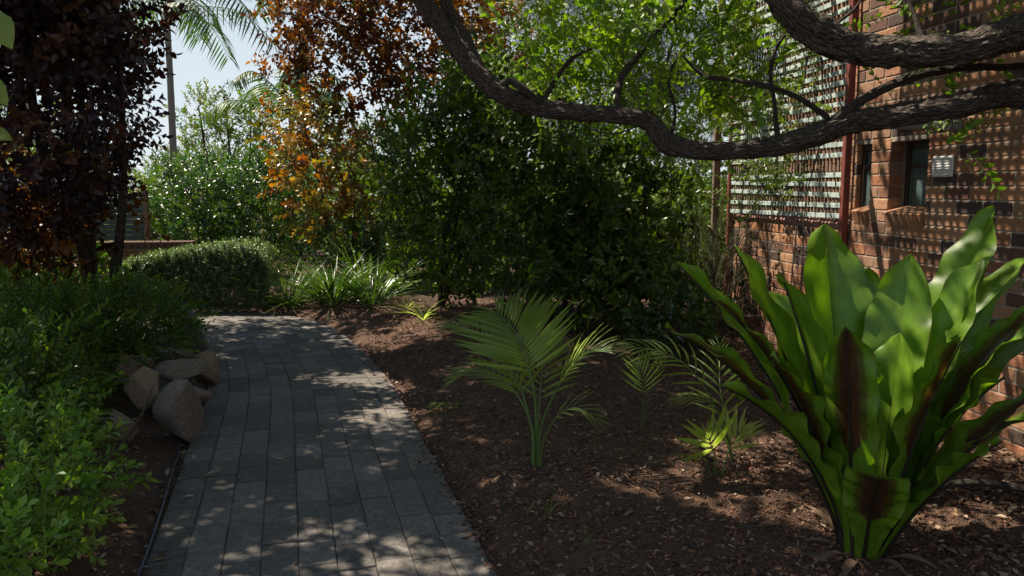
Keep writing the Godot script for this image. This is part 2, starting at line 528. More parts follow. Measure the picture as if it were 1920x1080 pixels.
func ground() -> void:
	var xs := [-700.0, -200.0, -60.0, -25.0, -15.0, -12.0]
	var x := -9.0
	while x < 7.01:
		xs.append(x); x += 0.09 if x > -4.0 and x < 4.0 else 0.3
	xs.append_array([9.0, 12.0, 15.0, 25.0, 60.0, 200.0, 700.0])
	var zs := [200.0, 60.0, 20.0, 8.0, 4.5]
	var z := 3.0
	while z > -16.0:
		zs.append(z); z -= 0.09 if z < -2.4 and z > -9.5 else 0.3
	zs.append_array([-18.0, -20.5, -25.0, -40.0, -80.0, -200.0, -900.0])
	var g := Geo.new()
	for zz in zs:
		for xx in xs:
			g.vert(Vector3(xx, ground_h(xx, zz), zz), Vector3.UP)
	var w := xs.size()
	for j in zs.size() - 1:
		for i in w - 1:
			g.quad(j * w + i, j * w + i + 1, (j + 1) * w + i + 1, (j + 1) * w + i)
	g.normals()
	tag(part("ground", g.mesh(M.mulch), self), "brown bark mulch garden bed and soil around the paved path", "ground", "", "structure")

func path() -> void:
	var root := Node3D.new()
	root.name = "path"
	add_child(root)
	tag(root, "curving path of weathered grey brick pavers between the garden beds", "path", "", "structure")
	var cum := [0.0]
	for i in range(1, path_pts.size()):
		cum.append(cum[-1] + path_pts[i].distance_to(path_pts[i - 1]))
	var at := func(s: float) -> Array:
		var k := 0
		while k < cum.size() - 2 and cum[k + 1] < s: k += 1
		var t := (s - float(cum[k])) / (float(cum[k + 1]) - float(cum[k]))
		var a := path_pts[maxi(k - 1, 0)]; var b := path_pts[k]; var c := path_pts[k + 1]; var d := path_pts[mini(k + 2, path_pts.size() - 1)]
		var f := (c - a).normalized().lerp((d - b).normalized(), t).normalized()
		return [b.lerp(c, t), f, Vector3(-f.z, 0, f.x)]
	var bed := Geo.new()
	var s := 0.0
	var prev := -1
	while s < cum[-1]:
		var q: Array = at.call(s)
		var k := bed.vert(q[0] + q[2] * 0.69 + Vector3(0, -0.0065, 0))
		bed.vert(q[0] - q[2] * 0.69 + Vector3(0, -0.0065, 0))
		if prev >= 0: bed.quad(prev, prev + 1, k + 1, k)
		prev = k
		s += 0.12
	part("joint_sand", bed.mesh(M.sand), root)
	var pm := []
	for i in 3:
		var g := Geo.new()
		box(g, Vector3(-0.0752, -0.06, -0.1143), Vector3(0.0752, 0.0, 0.1143), [0.003, 0.004, 0.0035][i])
		pm.append(g.mesh(M.paver[0]))
	var rest := [Geo.new(), Geo.new(), Geo.new(), Geo.new()]
	var count := 0
	for j in 9:
		var off := (j - 4) * 0.1535
		var start := rf(0.0, 0.235) + (0.117 if j % 2 else 0.0)
		var s2 := start
		while s2 < cum[-1] - 0.3:
			var q: Array = at.call(s2)
			var q0: Array = at.call(s2 - 0.1175); var q1: Array = at.call(s2 + 0.1175)
			var stretch: float = ((q1[0] + q1[2] * off) - (q0[0] + q0[2] * off)).length() / 0.235
			var p: Vector3 = q[0] + q[2] * off
			p += q[2] * rf(-0.002, 0.002) + q[1] * rf(-0.006, 0.006)
			p.y = rf(-0.004, 0.002)
			var zax: Vector3 = q[1]
			var xax: Vector3 = Vector3.UP.cross(zax).normalized()
			var bs := Basis(xax * rf(0.985, 1.0), Vector3.UP, zax * stretch) * Basis(Vector3(rf(-1, 1), 0, rf(-1, 1)).normalized(), rf(0, 0.008)) * Basis(Vector3.UP, rf(-0.01, 0.01))
			var xf := Transform3D(bs, p)
			if p.z < -2.1 and p.z > -8.1 and p.x > -3.2 and count < 298:
				part("paver", pm[rng.randi() % 3], root, xf, M.paver[rng.randi() % 4])
				count += 1
			else:
				box(rest[rng.randi() % 4], Vector3(-0.0752, -0.06, -0.1143), Vector3(0.0752, 0.0, 0.1143), 0.004, Color.WHITE, xf)
			s2 += 0.235
	var am := ArrayMesh.new()
	for i in 4: am = rest[i].mesh(M.paver[i], am)
	part("far_pavers", am, root).set_meta("kind", "stuff")

# ---------------------------------------------------------------- building: local x runs along the wall towards the camera, z out of it
func wall_xf() -> Transform3D:
	var u := Vector3(0.1355, 0, 0.9908).normalized()
	return Transform3D(Basis(u, Vector3.UP, u.cross(Vector3.UP)), Vector3(2.63, 0, -6.25))

func brick_mesh(ln: float, h := 0.076, dp := 0.105) -> ArrayMesh:
	var g := Geo.new()
	box(g, Vector3(-ln * 0.5, -h * 0.5, -dp), Vector3(ln * 0.5, h * 0.5, 0), 0.004)
	return g.mesh(M.brick[0])

func in_opening(a: float, b: float, y: float) -> bool:       # windows and their sills
	if y < 1.25 or y > 1.86: return false
	return (b > 0.065 and a < 0.245) or (b > 0.485 and a < 0.895)

func building() -> void:
	var w := wall_xf()
	var root := thing("brick_building", "brown clinker brick building wall with two small slot windows", "building", Vector3.ZERO)
	root.transform = w
	var core := Geo.new()
	var zb := -0.23; var zf := -0.005
	box(core, Vector3(0.0, -0.3, zb), Vector3(9.0, 1.25, zf))
	box(core, Vector3(0.0, 1.25, zb), Vector3(0.054, 1.862, zf))
	box(core, Vector3(0.257, 1.25, zb), Vector3(0.473, 1.862, zf))
	box(core, Vector3(0.907, 1.25, zb), Vector3(9.0, 1.862, zf))
	box(core, Vector3(0.0, 1.862, zb), Vector3(9.0, 5.7, zf))
	box(core, Vector3(0.0, -0.3, -5.0), Vector3(0.2, 5.7, zb - 0.001))
	box(core, Vector3(8.8, -0.3, -5.0), Vector3(9.0, 5.7, zb - 0.001))
	box(core, Vector3(0.2, -0.3, -5.0), Vector3(8.8, 5.7, -4.8))
	box(core, Vector3(0.2, 2.6, -4.8), Vector3(8.8, 2.8, zb - 0.001))
	box(core, Vector3(0.2, -0.3, -4.8), Vector3(8.8, 0.0, zb - 0.001))
	part("wall", core.mesh(M.mortar), root)
	var rf_ := Geo.new()
	box(rf_, Vector3(-0.4, 5.7, -5.4), Vector3(9.4, 5.9, 0.45), 0.02)
	part("roof", rf_.mesh(M.roof), root)
	var full := brick_mesh(0.23)
	var half := brick_mesh(0.11)
	var rest := []
	for i in 7: rest.append(Geo.new())
	var count := 0
	for row in 66:
		var y := 0.043 + row * 0.086
		var u := 0.0
		var first := 0.115 if row % 2 else 0.0
		while u < 8.95:
			var ln := 0.23
			if u == 0.0 and row % 2: ln = 0.11
			var a := u; var b := u + ln
			var k := rng.randi() % 7
			u = b + 0.01
			if in_opening(a, b, y):
				# closer bricks beside the openings
				var spans := []
				if a < 0.03: spans.append([a, 0.06])
				if b > 0.25 and a < 0.475: spans.append([a if a > 0.29 else 0.25, b if b < 0.44 else 0.48])
				if b > 0.90 and a < 0.90: spans.append([0.90, b])
				for sp in spans:
					if sp[1] - sp[0] > 0.03:
						part("brick", brick_mesh(sp[1] - sp[0]), root, Transform3D(Basis.IDENTITY, Vector3((sp[0] + sp[1]) * 0.5, y, 0)), M.brick[k]); count += 1
				continue
			var xf := Transform3D(Basis(Vector3.UP, rf(-0.006, 0.006)) * Basis(Vector3.BACK, rf(-0.004, 0.004)), Vector3((a + b) * 0.5, y, rf(-0.002, 0.002)))
			if a < 1.93 and row < 34 and count < 299:
				part("brick", full if ln > 0.2 else half, root, xf, M.brick[k]); count += 1
			else:
				box(rest[k], Vector3(-ln * 0.5, -0.038, -0.05), Vector3(ln * 0.5, 0.038, 0), 0.004, Color.WHITE, xf)
	var am := ArrayMesh.new()
	for i in 7: am = rest[i].mesh(M.brick[i], am)
	part("brickwork", am, root).set_meta("kind", "stuff")
	# windows, sills
	for q in [[0.062, 0.252, 0.085], [0.478, 0.902, 0.0]]:
		var fr := Geo.new()
		var a: float = q[0]; var b: float = q[1]
		for r in [[a, 1.25, a + 0.03, 1.862], [b - 0.03, 1.25, b, 1.862], [a + 0.03, 1.82, b - 0.03, 1.862], [a + 0.03, 1.25, b - 0.03, 1.37], [a + 0.03, 1.68, b - 0.03, 1.71]]:
			box(fr, Vector3(r[0], r[1], -0.17), Vector3(r[2], r[3], -0.125), 0.003)
		var win := part("window", fr.mesh(M.frame), root, Transform3D(Basis.IDENTITY, Vector3(0, 0, q[2])))
		var gp := Geo.new()
		box(gp, Vector3(a + 0.028, 1.36, -0.151), Vector3(b - 0.028, 1.83, -0.147))
		part("pane", gp.mesh(M.glass), win)
		var cu := Geo.new()
		box(cu, Vector3(a + 0.02, 1.2, -0.40), Vector3(b - 0.02, 1.66, -0.39))
		part("curtain", cu.mesh(M.curtain), win)
		var n := int(round((b - a) / 0.083))
		var st := (b - a) / n
		for i in n:
			var bm := Geo.new()
			box(bm, Vector3(-st * 0.5 + 0.005, -0.11, -0.13), Vector3(st * 0.5 - 0.005, 0.0, 0.025), 0.005)
			part("sill_brick", bm.mesh(M.brick[[0, 2, 4, 6][rng.randi() % 4]]), root, Transform3D(Basis(Vector3.RIGHT, 0.32), Vector3(a + (i + 0.5) * st, 1.372, 0.012)))
	# wall vent, drain pipe
	var vt := thing("wall_vent", "small white louvred vent on the brick wall beside the window", "vent", w * Vector3(1.065, 1.675, 0.0))
	vt.basis = w.basis
	var vg := Geo.new()
	box(vg, Vector3(-0.098, -0.066, 0.003), Vector3(0.098, 0.066, 0.012), 0.003)
	part("plate", vg.mesh(M.white), vt)
	for r in 7:
		var lg := Geo.new()
		box(lg, Vector3(-0.085, -0.0065, -0.002), Vector3(0.085, 0.0065, 0.008), 0.0015)
		part("louvre", lg.mesh(M.white), vt, Transform3D(Basis(Vector3.RIGHT, 0.5), Vector3(0, -0.051 + r * 0.017, 0.016)))
	var pp := thing("drain_pipe", "grey horizontal pipe sticking out of the brick wall", "pipe", w * Vector3(1.17, 1.925, 0.0))
	pp.basis = w.basis
	var pg := Geo.new()
	tube(pg, [Vector3(0, 0, -0.03), Vector3(0, 0, 0.3), Vector3(0, 0, 0.85)], [0.027, 0.027, 0.027], 14)
	part("tube", pg.mesh(M.pipe), pp)
	var cg := Geo.new()
	tube(cg, [Vector3(0, 0, 0.002), Vector3(0, 0, 0.014), Vector3(0, 0, 0.018), Vector3(0, 0, 0.05)], [0.05, 0.05, 0.034, 0.032], 16)
	part("flange", cg.mesh(M.pipe), pp)

	# low wall with rounded terracotta coping, and the wall set back behind the lattice
	var low := thing("low_brick_wall", "low brown brick wall under the green lattice, rounded terracotta coping", "wall")
	low.transform = w
	var lc := Geo.new()
	box(lc, Vector3(-2.32, -0.3, -0.2), Vector3(-0.002, 1.2, -0.005))
	part("wall", lc.mesh(M.mortar), low)
	for row in 14:
		var u := -2.33 + (0.06 if row % 2 else 0.0)
		if row % 2: part("brick", half, low, Transform3D(Basis.IDENTITY, Vector3(-2.33 + 0.0, 0.043 + row * 0.086, 0)), M.brick[rng.randi() % 7])
		while u < -0.05:
			var ln := minf(0.23, -0.005 - u)
			part("brick", full if ln > 0.225 else brick_mesh(ln), low, Transform3D(Basis(Vector3.UP, rf(-0.006, 0.006)), Vector3(u + ln * 0.5, 0.043 + row * 0.086, rf(-0.002, 0.002))), M.brick[rng.randi() % 7])
			u += 0.24
	for i in 10:
		var tg := Geo.new()
		var a := -2.34 + i * 0.234
		tube(tg, [Vector3(a, 1.23, -0.06), Vector3(a + 0.02, 1.232, -0.06), Vector3(a + 0.19, 1.232, -0.06), Vector3(a + 0.2, 1.232, -0.06), Vector3(a + 0.233, 1.232, -0.06)], [0.05, 0.053, 0.053, 0.058, 0.058], 14, Color.WHITE, 0.06)
		part("coping_tile", tg.mesh(M.terra), low)
	var back := thing("rear_brick_wall", "shaded brick wall standing behind the lattice screen", "wall")
	back.transform = w
	var bc := Geo.new()
	box(bc, Vector3(-4.2, -0.3, -1.75), Vector3(-0.01, 4.4, -1.51))
	part("wall", bc.mesh(M.mortar), back)
	var br := []
	for i in 7: br.append(Geo.new())
	for row in 50:
		var u := -4.2 + (0.12 if row % 2 else 0.0)
		while u < -0.2:
			box(br[rng.randi() % 7], Vector3(u, 0.005 + row * 0.086, -1.56), Vector3(u + 0.23, 0.081 + row * 0.086, -1.5), 0.003)
			u += 0.24
	var bm2 := ArrayMesh.new()
	for i in 7: bm2 = br[i].mesh(M.brick[i], bm2)
	part("brickwork", bm2, back).set_meta("kind", "stuff")

func lattice(root: Node3D, u0: float, u1: float, y0: float, y1: float, z: float, gapy: bool, bw := 0.013, sw := 0.019, bp := 0.056, sp := 0.079) -> void:
	var u := u0 + 0.03
	while u < u1:
		var g := Geo.new()
		box(g, Vector3(-bw, y0, z - 0.012), Vector3(bw, y1, z), 0.002)
		part("batten", g.mesh(M.batten), root, Transform3D(Basis(Vector3.BACK, rf(-0.002, 0.002)), Vector3(u + rf(-0.003, 0.003), 0, 0)))
		u += bp
	var y := y0 + 0.03
	while y < y1:
		var skip := gapy and absf(y - 1.717) < 0.03
		if not skip:
			var g := Geo.new()
			box(g, Vector3(u0, -sw, z + 0.0005), Vector3(u1, sw, z + 0.012), 0.002)
			part("slat", g.mesh(M.slat), root, Transform3D(Basis(Vector3.BACK, rf(-0.006, 0.006) * (2.0 if gapy else 0.4)) , Vector3(0, y + rf(-0.006, 0.006), rf(0, 0.002))))
		y += sp

func lattices() -> void:
	var w := wall_xf()
	var a := thing("lattice_screen", "pale green timber lattice screen with red posts above the low wall", "lattice")
	a.transform = w
	lattice(a, -2.2, -0.06, 1.292, 3.7, 0.03, true)
	for u in [-0.03, -2.24]:
		var g := Geo.new()
		box(g, Vector3(u - 0.026, -0.1, 0.005), Vector3(u + 0.024, 3.75, 0.06), 0.005)
		part("post", g.mesh(M.post), a)
	var rg := Geo.new()
	box(rg, Vector3(-2.3, 3.752, -0.02), Vector3(0.05, 3.84, 0.07), 0.005)
	part("rail", rg.mesh(M.post), a)
	var pp := thing("timber_post", "slim brown timber post left of the lattice screen", "post", w * Vector3(-2.42, 0, 0.12))
	var pg := Geo.new()
	box(pg, Vector3(-0.035, -0.1, -0.035), Vector3(0.035, 3.7, 0.035), 0.006)
	part("shaft", pg.mesh(M.batten), pp)
	var cpg := Geo.new()
	box(cpg, Vector3(-0.045, 3.7, -0.045), Vector3(0.045, 3.74, 0.045), 0.006)
	part("cap", cpg.mesh(M.post), pp)
	# a second screen stands off the upper wall, above the picture; its pattern falls on the bricks
	var b := thing("balcony_lattice", "timber lattice screen of the balcony above the brick wall", "lattice")
	b.transform = w
	lattice(b, -0.33, 2.6, 3.1, 5.3, 1.2, false, 0.017, 0.021, 0.076, 0.084)
	for y in [3.06, 5.3]:
		var g := Geo.new()
		box(g, Vector3(-0.4, y, 1.15), Vector3(2.7, y + 0.06, 1.23), 0.005)
		part("rail", g.mesh(M.post), b)
		for u in [-0.36, 2.64]:
			var h := Geo.new()
			box(h, Vector3(u - 0.03, y + 0.001, -0.02), Vector3(u + 0.03, y + 0.059, 1.149), 0.005)
			part("arm", h.mesh(M.post), b)

# ---------------------------------------------------------------- trees
func gpart(called: String, g: Geo, m: Material, root: Node3D) -> MeshInstance3D:      # geometry given in world metres
	return part(called, g.mesh(m), root, Transform3D(root.basis.inverse(), root.basis.inverse() * -root.position))

func above_frame(p: Vector3) -> bool:
	return p.y > 1.95 + 0.245 * -p.z or absf(p.x) > 0.68 * -p.z + 0.4

func trees() -> void:
	var oval := []
	for i in 3: oval.append(sprig(12, 0.24, 0.052, 0.031, {"spiral": false, "ang": 1.1, "droop": 0.2, "widest": 0.55}))
	M.oval = oval
	var t := thing("spreading_tree", "tree with low curving limbs sweeping across from the right", "tree", Vector3(2.6, 0, -2.8))
	gpart("trunk", limb([[2.6, -0.1, -2.8, 0.25], [2.6, 0.3, -2.8, 0.2], [2.58, 1.0, -2.85, 0.175], [2.5, 1.6, -3.0, 0.17], [2.42, 2.05, -3.3, 0.14], [2.34, 2.23, -3.58, 0.112]], 36, 12), M.bark, t)
	gpart("limb", limb([[2.38, 2.2, -3.5, 0.112], [2.32, 2.24, -3.60, 0.108], [2.23, 2.22, -3.75, 0.094], [2.04, 2.18, -3.85, 0.092], [1.84, 2.19, -3.95, 0.090], [1.66, 2.21, -4.00, 0.096], [1.51, 2.27, -4.00, 0.104], [1.39, 2.35, -4.00, 0.096], [1.29, 2.48, -4.05, 0.081], [1.15, 2.69, -4.10, 0.071], [0.9, 3.3, -4.4, 0.065], [0.4, 4.3, -5.0, 0.05], [0.0, 5.2, -5.8, 0.03]], 40, 9), M.bark, t)
	gpart("limb", limb([[2.54, 1.3, -2.95, 0.12], [2.52, 1.75, -3.3, 0.09], [2.44, 1.98, -3.90, 0.081], [2.19, 1.94, -4.00, 0.073], [1.98, 1.91, -4.10, 0.075], [1.76, 1.88, -4.20, 0.077], [1.51, 1.79, -4.25, 0.071], [1.24, 1.74, -4.30, 0.060], [1.00, 1.74, -4.35, 0.061], [0.85, 1.78, -4.40, 0.070], [0.73, 1.90, -4.40, 0.065], [0.55, 1.93, -4.40, 0.056], [0.35, 1.95, -4.45, 0.059], [0.12, 1.99, -4.50, 0.063], [-0.07, 2.06, -4.50, 0.069], [-0.22, 2.21, -4.55, 0.067], [-0.34, 2.37, -4.60, 0.066], [-0.47, 2.54, -4.60, 0.064], [-0.59, 2.76, -4.65, 0.06], [-1.0, 3.6, -5.1, 0.05], [-1.6, 4.8, -6.0, 0.03]], 40, 9), M.bark, t)
	gpart("limb", limb([[2.55, 1.5, -2.95, 0.12], [2.6, 2.6, -2.7, 0.1], [2.4, 4.0, -3.0, 0.07], [2.0, 5.4, -3.4, 0.03]], 12), M.bark, t)
	for b in [
		[[-0.14, 2.10, -4.53, 0.055], [-0.25, 2.33, -4.60, 0.050], [-0.32, 2.46, -4.64, 0.046], [-0.37, 2.58, -4.67, 0.044], [-0.44, 2.83, -4.72, 0.04], [-0.4, 3.8, -5.0, 0.03], [0.0, 4.8, -4.6, 0.02]],
		[[1.65, 1.88, -4.20, 0.031], [1.79, 1.99, -4.15, 0.030], [1.97, 2.08, -4.10, 0.027], [2.18, 2.12, -4.00, 0.024], [2.45, 2.12, -3.90, 0.02], [2.7, 2.2, -3.7, 0.012]],
		[[1.63, 1.90, -4.20, 0.020], [1.50, 2.00, -4.25, 0.017], [1.34, 2.07, -4.30, 0.017], [1.16, 2.11, -4.35, 0.016], [1.03, 2.14, -4.40, 0.015], [0.92, 2.25, -4.45, 0.008]],
		[[0.57, 1.93, -4.40, 0.023], [0.59, 2.12, -4.45, 0.022], [0.70, 2.27, -4.50, 0.022], [0.82, 2.41, -4.55, 0.021], [0.96, 2.57, -4.60, 0.020], [1.06, 2.74, -4.60, 0.015], [1.1, 3.6, -4.9, 0.01]],
		[[0.16, 1.99, -4.50, 0.018], [0.24, 2.13, -4.55, 0.018], [0.34, 2.26, -4.60, 0.015], [0.45, 2.32, -4.65, 0.008]],
		[[-0.11, 2.05, -4.50, 0.027], [-0.02, 2.115, -4.47, 0.027], [0.06, 2.075, -4.45, 0.025], [0.16, 2.0, -4.46, 0.02]],
		[[1.40, 1.78, -4.27, 0.019], [1.38, 1.99, -4.30, 0.014], [1.36, 2.13, -4.32, 0.013], [1.39, 2.26, -4.34, 0.012], [1.46, 2.37, -4.36, 0.008]],
		[[0.3, 1.95, -4.43, 0.006], [0.42, 1.86, -4.4, 0.005], [0.55, 1.83, -4.38, 0.005], [0.68, 1.87, -4.36, 0.004]],
		[[1.5, 2.27, -4.0, 0.02], [1.62, 2.36, -4.1, 0.012], [1.75, 2.46, -4.2, 0.01], [1.9, 2.7, -4.3, 0.008]],
		[[1.95, 2.2, -3.9, 0.02], [1.93, 2.4, -4.0, 0.012], [1.85, 2.65, -4.1, 0.01]],
		[[0.85, 1.78, -4.4, 0.014], [0.9, 1.95, -4.5, 0.011], [0.88, 2.15, -4.6, 0.009], [0.98, 2.35, -4.7, 0.007]]]:
		gpart("branch", limb(b, 14, 8), M.bark, t)
	var lit := [Color(0.23, 0.37, 0.04), Color(0.16, 0.29, 0.03), Color(0.28, 0.4, 0.05)]
	crown(t, oval, [[Vector3(0.3, 2.35, -4.9), Vector3(0.35, 0.3, 0.3)], [Vector3(0.6, 2.25, -4.8), Vector3(0.4, 0.25, 0.3)], [Vector3(0.95, 2.35, -4.7), Vector3(0.35, 0.35, 0.3)], [Vector3(1.15, 2.15, -4.8), Vector3(0.3, 0.28, 0.25)], [Vector3(0.45, 2.03, -4.75), Vector3(0.4, 0.11, 0.2)], [Vector3(0.75, 2.6, -4.8), Vector3(0.75, 0.3, 0.4)], [Vector3(1.7, 2.4, -4.3), Vector3(0.28, 0.14, 0.15)], [Vector3(2.3, 2.4, -4.2), Vector3(0.28, 0.15, 0.2)], [Vector3(2.3, 1.78, -4.2), Vector3(0.16, 0.1, 0.12)], [Vector3(2.1, 1.98, -4.3), Vector3(0.2, 0.08, 0.12)], [Vector3(1.25, 1.92, -4.45), Vector3(0.22, 0.12, 0.15)], [Vector3(0.95, 1.9, -4.6), Vector3(0.2, 0.15, 0.15)]], 480, {"pal": lit, "sun": false, "thr": -0.12, "freq": 3.0, "scale": 1.0, "floor": 1.5})
	var canopy := [[Vector3(-1.6, 5.9, -6.3), Vector3(2.6, 1.2, 2.6)], [Vector3(0.6, 6.1, -5.5), Vector3(2.4, 1.2, 2.4)], [Vector3(2.6, 5.6, -3.0), Vector3(1.8, 1.0, 1.8)], [Vector3(-0.3, 5.0, -3.4), Vector3(2.0, 0.8, 1.6)], [Vector3(0.0, 6.2, -8.4), Vector3(2.4, 1.0, 1.8)], [Vector3(-1.8, 7.0, -4.7), Vector3(2.4, 0.9, 2.4)], [Vector3(-2.6, 6.4, -10.2), Vector3(1.9, 0.8, 1.5)]]
	crown(t, oval, canopy, 11500, {"pal": lit, "thr": -0.35, "scale": 1.75, "above": true, "shell": 0.4})

	# copper-leaved tree on the left
	var ovate := []
	for i in 3: ovate.append(sprig(9, 0.26, 0.085, 0.058, {"mat": M.copper, "droop": 0.3, "widest": 0.38}))
	M.ovate = ovate
	var purple := []
	for i in 3: purple.append(sprig(10, 0.26, 0.072, 0.047, {"mat": M.purple, "droop": 0.3, "widest": 0.38}))
	var pu := thing("copper_leaf_tree", "tree with dark purple-brown leaves at the left above the shrubs", "tree", Vector3(-3.7, 0, -7.0))
	var pcol := [Color(0.055, 0.026, 0.034), Color(0.04, 0.026, 0.04), Color(0.075, 0.034, 0.024), Color(0.05, 0.028, 0.034), Color(0.10, 0.05, 0.022)]
	stems(pu, [Vector3(-3.4, 2.4, -6.5), Vector3(-4.0, 3.6, -6.7), Vector3(-3.0, 3.0, -6.3), Vector3(-4.4, 1.9, -6.9), Vector3(-3.8, 4.9, -6.8)], 0.06, "trunk")
	crown(pu, purple, [[Vector3(-3.8, 2.2, -6.4), Vector3(0.8, 0.95, 0.8)], [Vector3(-4.3, 3.3, -6.6), Vector3(1.25, 1.0, 1.2)], [Vector3(-3.15, 2.75, -6.3), Vector3(0.42, 0.4, 0.45)], [Vector3(-4.3, 1.6, -6.8), Vector3(0.9, 0.6, 0.7)]], 2900, {"pal": pcol, "thr": -0.36, "shell": 0.35})
	crown(pu, ovate, [[Vector3(-4.0, 1.15, -6.6), Vector3(0.9, 0.35, 0.5)], [Vector3(-4.6, 1.3, -7.2), Vector3(0.6, 0.5, 0.4)]], 230, {"pal": [Color(0.10, 0.05, 0.015), Color(0.28, 0.18, 0.03), Color(0.22, 0.10, 0.02), Color(0.06, 0.03, 0.015)], "thr": -0.2})
	crown(pu, purple, [[Vector3(-3.9, 4.9, -6.8), Vector3(1.9, 1.0, 1.9)]], 1400, {"pal": pcol, "thr": -0.4, "above": true, "scale": 1.3})
	crown(pu, purple, [[Vector3(-5.0, 5.3, -9.4), Vector3(1.7, 0.7, 1.5)], [Vector3(-4.6, 4.9, -8.4), Vector3(1.4, 0.6, 1.0)]], 1300, {"pal": pcol, "thr": -0.4, "above": true, "scale": 1.4})
	var sh := thing("broad_canopy_tree", "leafy tree beyond the left edge shading the path", "tree", Vector3(-4.9, 0, -4.4))
	stems(sh, [Vector3(-4.4, 5.0, -4.6)], 0.12, "trunk")
	stems(sh, [Vector3(-3.8, 5.2, -4.2), Vector3(-5.2, 5.2, -5.2)], 0.06, "branch")
	crown(sh, oval, [[Vector3(-4.2, 5.0, -4.6), Vector3(1.9, 1.2, 1.9)], [Vector3(-4.8, 4.6, -2.6), Vector3(1.8, 1.1, 1.6)], [Vector3(-3.2, 5.0, -2.9), Vector3(1.2, 0.6, 1.0)]], 3300, {"pal": lit, "thr": -0.4, "scale": 1.7, "above": true})

	# orange shrubs behind
	var ocols := [Color(0.44, 0.25, 0.04), Color(0.32, 0.15, 0.03), Color(0.42, 0.32, 0.06), Color(0.24, 0.25, 0.05), Color(0.3, 0.12, 0.03), Color(0.14, 0.17, 0.035), Color(0.2, 0.24, 0.045), Color(0.32, 0.3, 0.06)]
	var dcols := [Color(0.15, 0.055, 0.022), Color(0.08, 0.03, 0.02), Color(0.24, 0.11, 0.03), Color(0.33, 0.17, 0.035), Color(0.06, 0.05, 0.02)]
	for q in [
		["tall shrub with golden orange leaves behind the strappy clump", Vector3(-2.6, 0, -12.0), [[Vector3(-2.85, 1.75, -12.0), Vector3(0.7, 0.95, 0.6)], [Vector3(-2.3, 1.3, -11.7), Vector3(0.4, 0.7, 0.4)], [Vector3(-3.2, 2.3, -12.2), Vector3(0.5, 0.5, 0.4)]], 430, ocols, [Vector3(-2.9, 2.2, -12), Vector3(-2.3, 1.6, -11.8), Vector3(-3.1, 2.4, -12.2)]],
		["tall shrub with dark red-brown leaves reaching the top of the picture", Vector3(-2.0, 0, -12.8), [[Vector3(-2.4, 3.2, -12.6), Vector3(0.9, 0.9, 0.7)], [Vector3(-1.7, 3.9, -12.6), Vector3(0.9, 0.9, 0.8)], [Vector3(-2.6, 4.5, -12.6), Vector3(1.0, 0.8, 0.8)], [Vector3(-1.3, 3.0, -12.4), Vector3(0.5, 0.5, 0.5)], [Vector3(-3.3, 4.1, -12.6), Vector3(0.45, 0.6, 0.45)], [Vector3(-3.5, 3.3, -12.5), Vector3(0.28, 0.3, 0.3)]], 1000, dcols, [Vector3(-2.4, 3.4, -12.6), Vector3(-1.6, 4.1, -12.6), Vector3(-2.5, 4.6, -12.6), Vector3(-1.4, 3.0, -12.5)]],
		["shrub with bright orange leaves behind the forked limb", Vector3(-0.5, 0, -13.0), [[Vector3(-0.45, 3.7, -12.8), Vector3(0.6, 0.85, 0.6)], [Vector3(-0.9, 4.5, -12.8), Vector3(0.7, 0.6, 0.6)], [Vector3(0.0, 3.2, -12.7), Vector3(0.45, 0.3, 0.4)]], 520, [Color(0.46, 0.24, 0.035), Color(0.42, 0.28, 0.045), Color(0.3, 0.13, 0.025)], [Vector3(-0.5, 3.9, -12.8), Vector3(-0.9, 4.6, -12.8), Vector3(0.0, 3.2, -12.7)]]]:
		var o := thing("orange_leaf_shrub", q[0], "shrub", q[1], "copper and orange leaved shrubs")
		stems(o, q[5], 0.03)
		crown(o, ovate, q[2], q[3], {"pal": q[4], "thr": -0.12, "freq": 2.0})

	# pale airy tree, needle tree, row of sunny shrubs far behind
	var airy := []
	for i in 2: airy.append(sprig(14, 0.5, 0.12, 0.06, {"rings": 1, "tr": 0.008}))
	var at := thing("airy_tree", "light green airy tree against the bright sky", "tree", Vector3(-8.6, 0, -25))
	stems(at, [Vector3(-9.6, 4.0, -25), Vector3(-8.8, 4.3, -25), Vector3(-8.0, 3.9, -25), Vector3(-7.2, 3.6, -25)], 0.07, "trunk")
	crown(at, airy, [[Vector3(-9.4, 3.7, -25), Vector3(0.9, 0.7, 0.8)], [Vector3(-8.2, 3.6, -25), Vector3(1.1, 0.9, 0.8)], [Vector3(-7.1, 3.0, -25), Vector3(0.9, 0.8, 0.8)], [Vector3(-8.9, 2.3, -25), Vector3(1.8, 1.0, 0.9)]], 420, {"pal": [Color(0.17, 0.25, 0.05), Color(0.22, 0.26, 0.06), Color(0.12, 0.2, 0.04)], "thr": 0.0, "freq": 0.9, "sun": false})
	var needle := []
	for i in 2: needle.append(sprig(22, 0.5, 0.26, 0.008, {"rings": 1, "ang": 0.7, "droop": 0.35, "tr": 0.006, "mat": M.soft}))
	var ca := thing("needle_tree", "feathery grey-green needle-leaved tree behind the limbs", "tree", Vector3(2.4, 0, -19))
	stems(ca, [Vector3(0.9, 5.2, -19), Vector3(2.4, 6.4, -19), Vector3(3.8, 5.2, -19), Vector3(1.6, 3.8, -19), Vector3(3.6, 3.4, -19)], 0.1, "trunk")
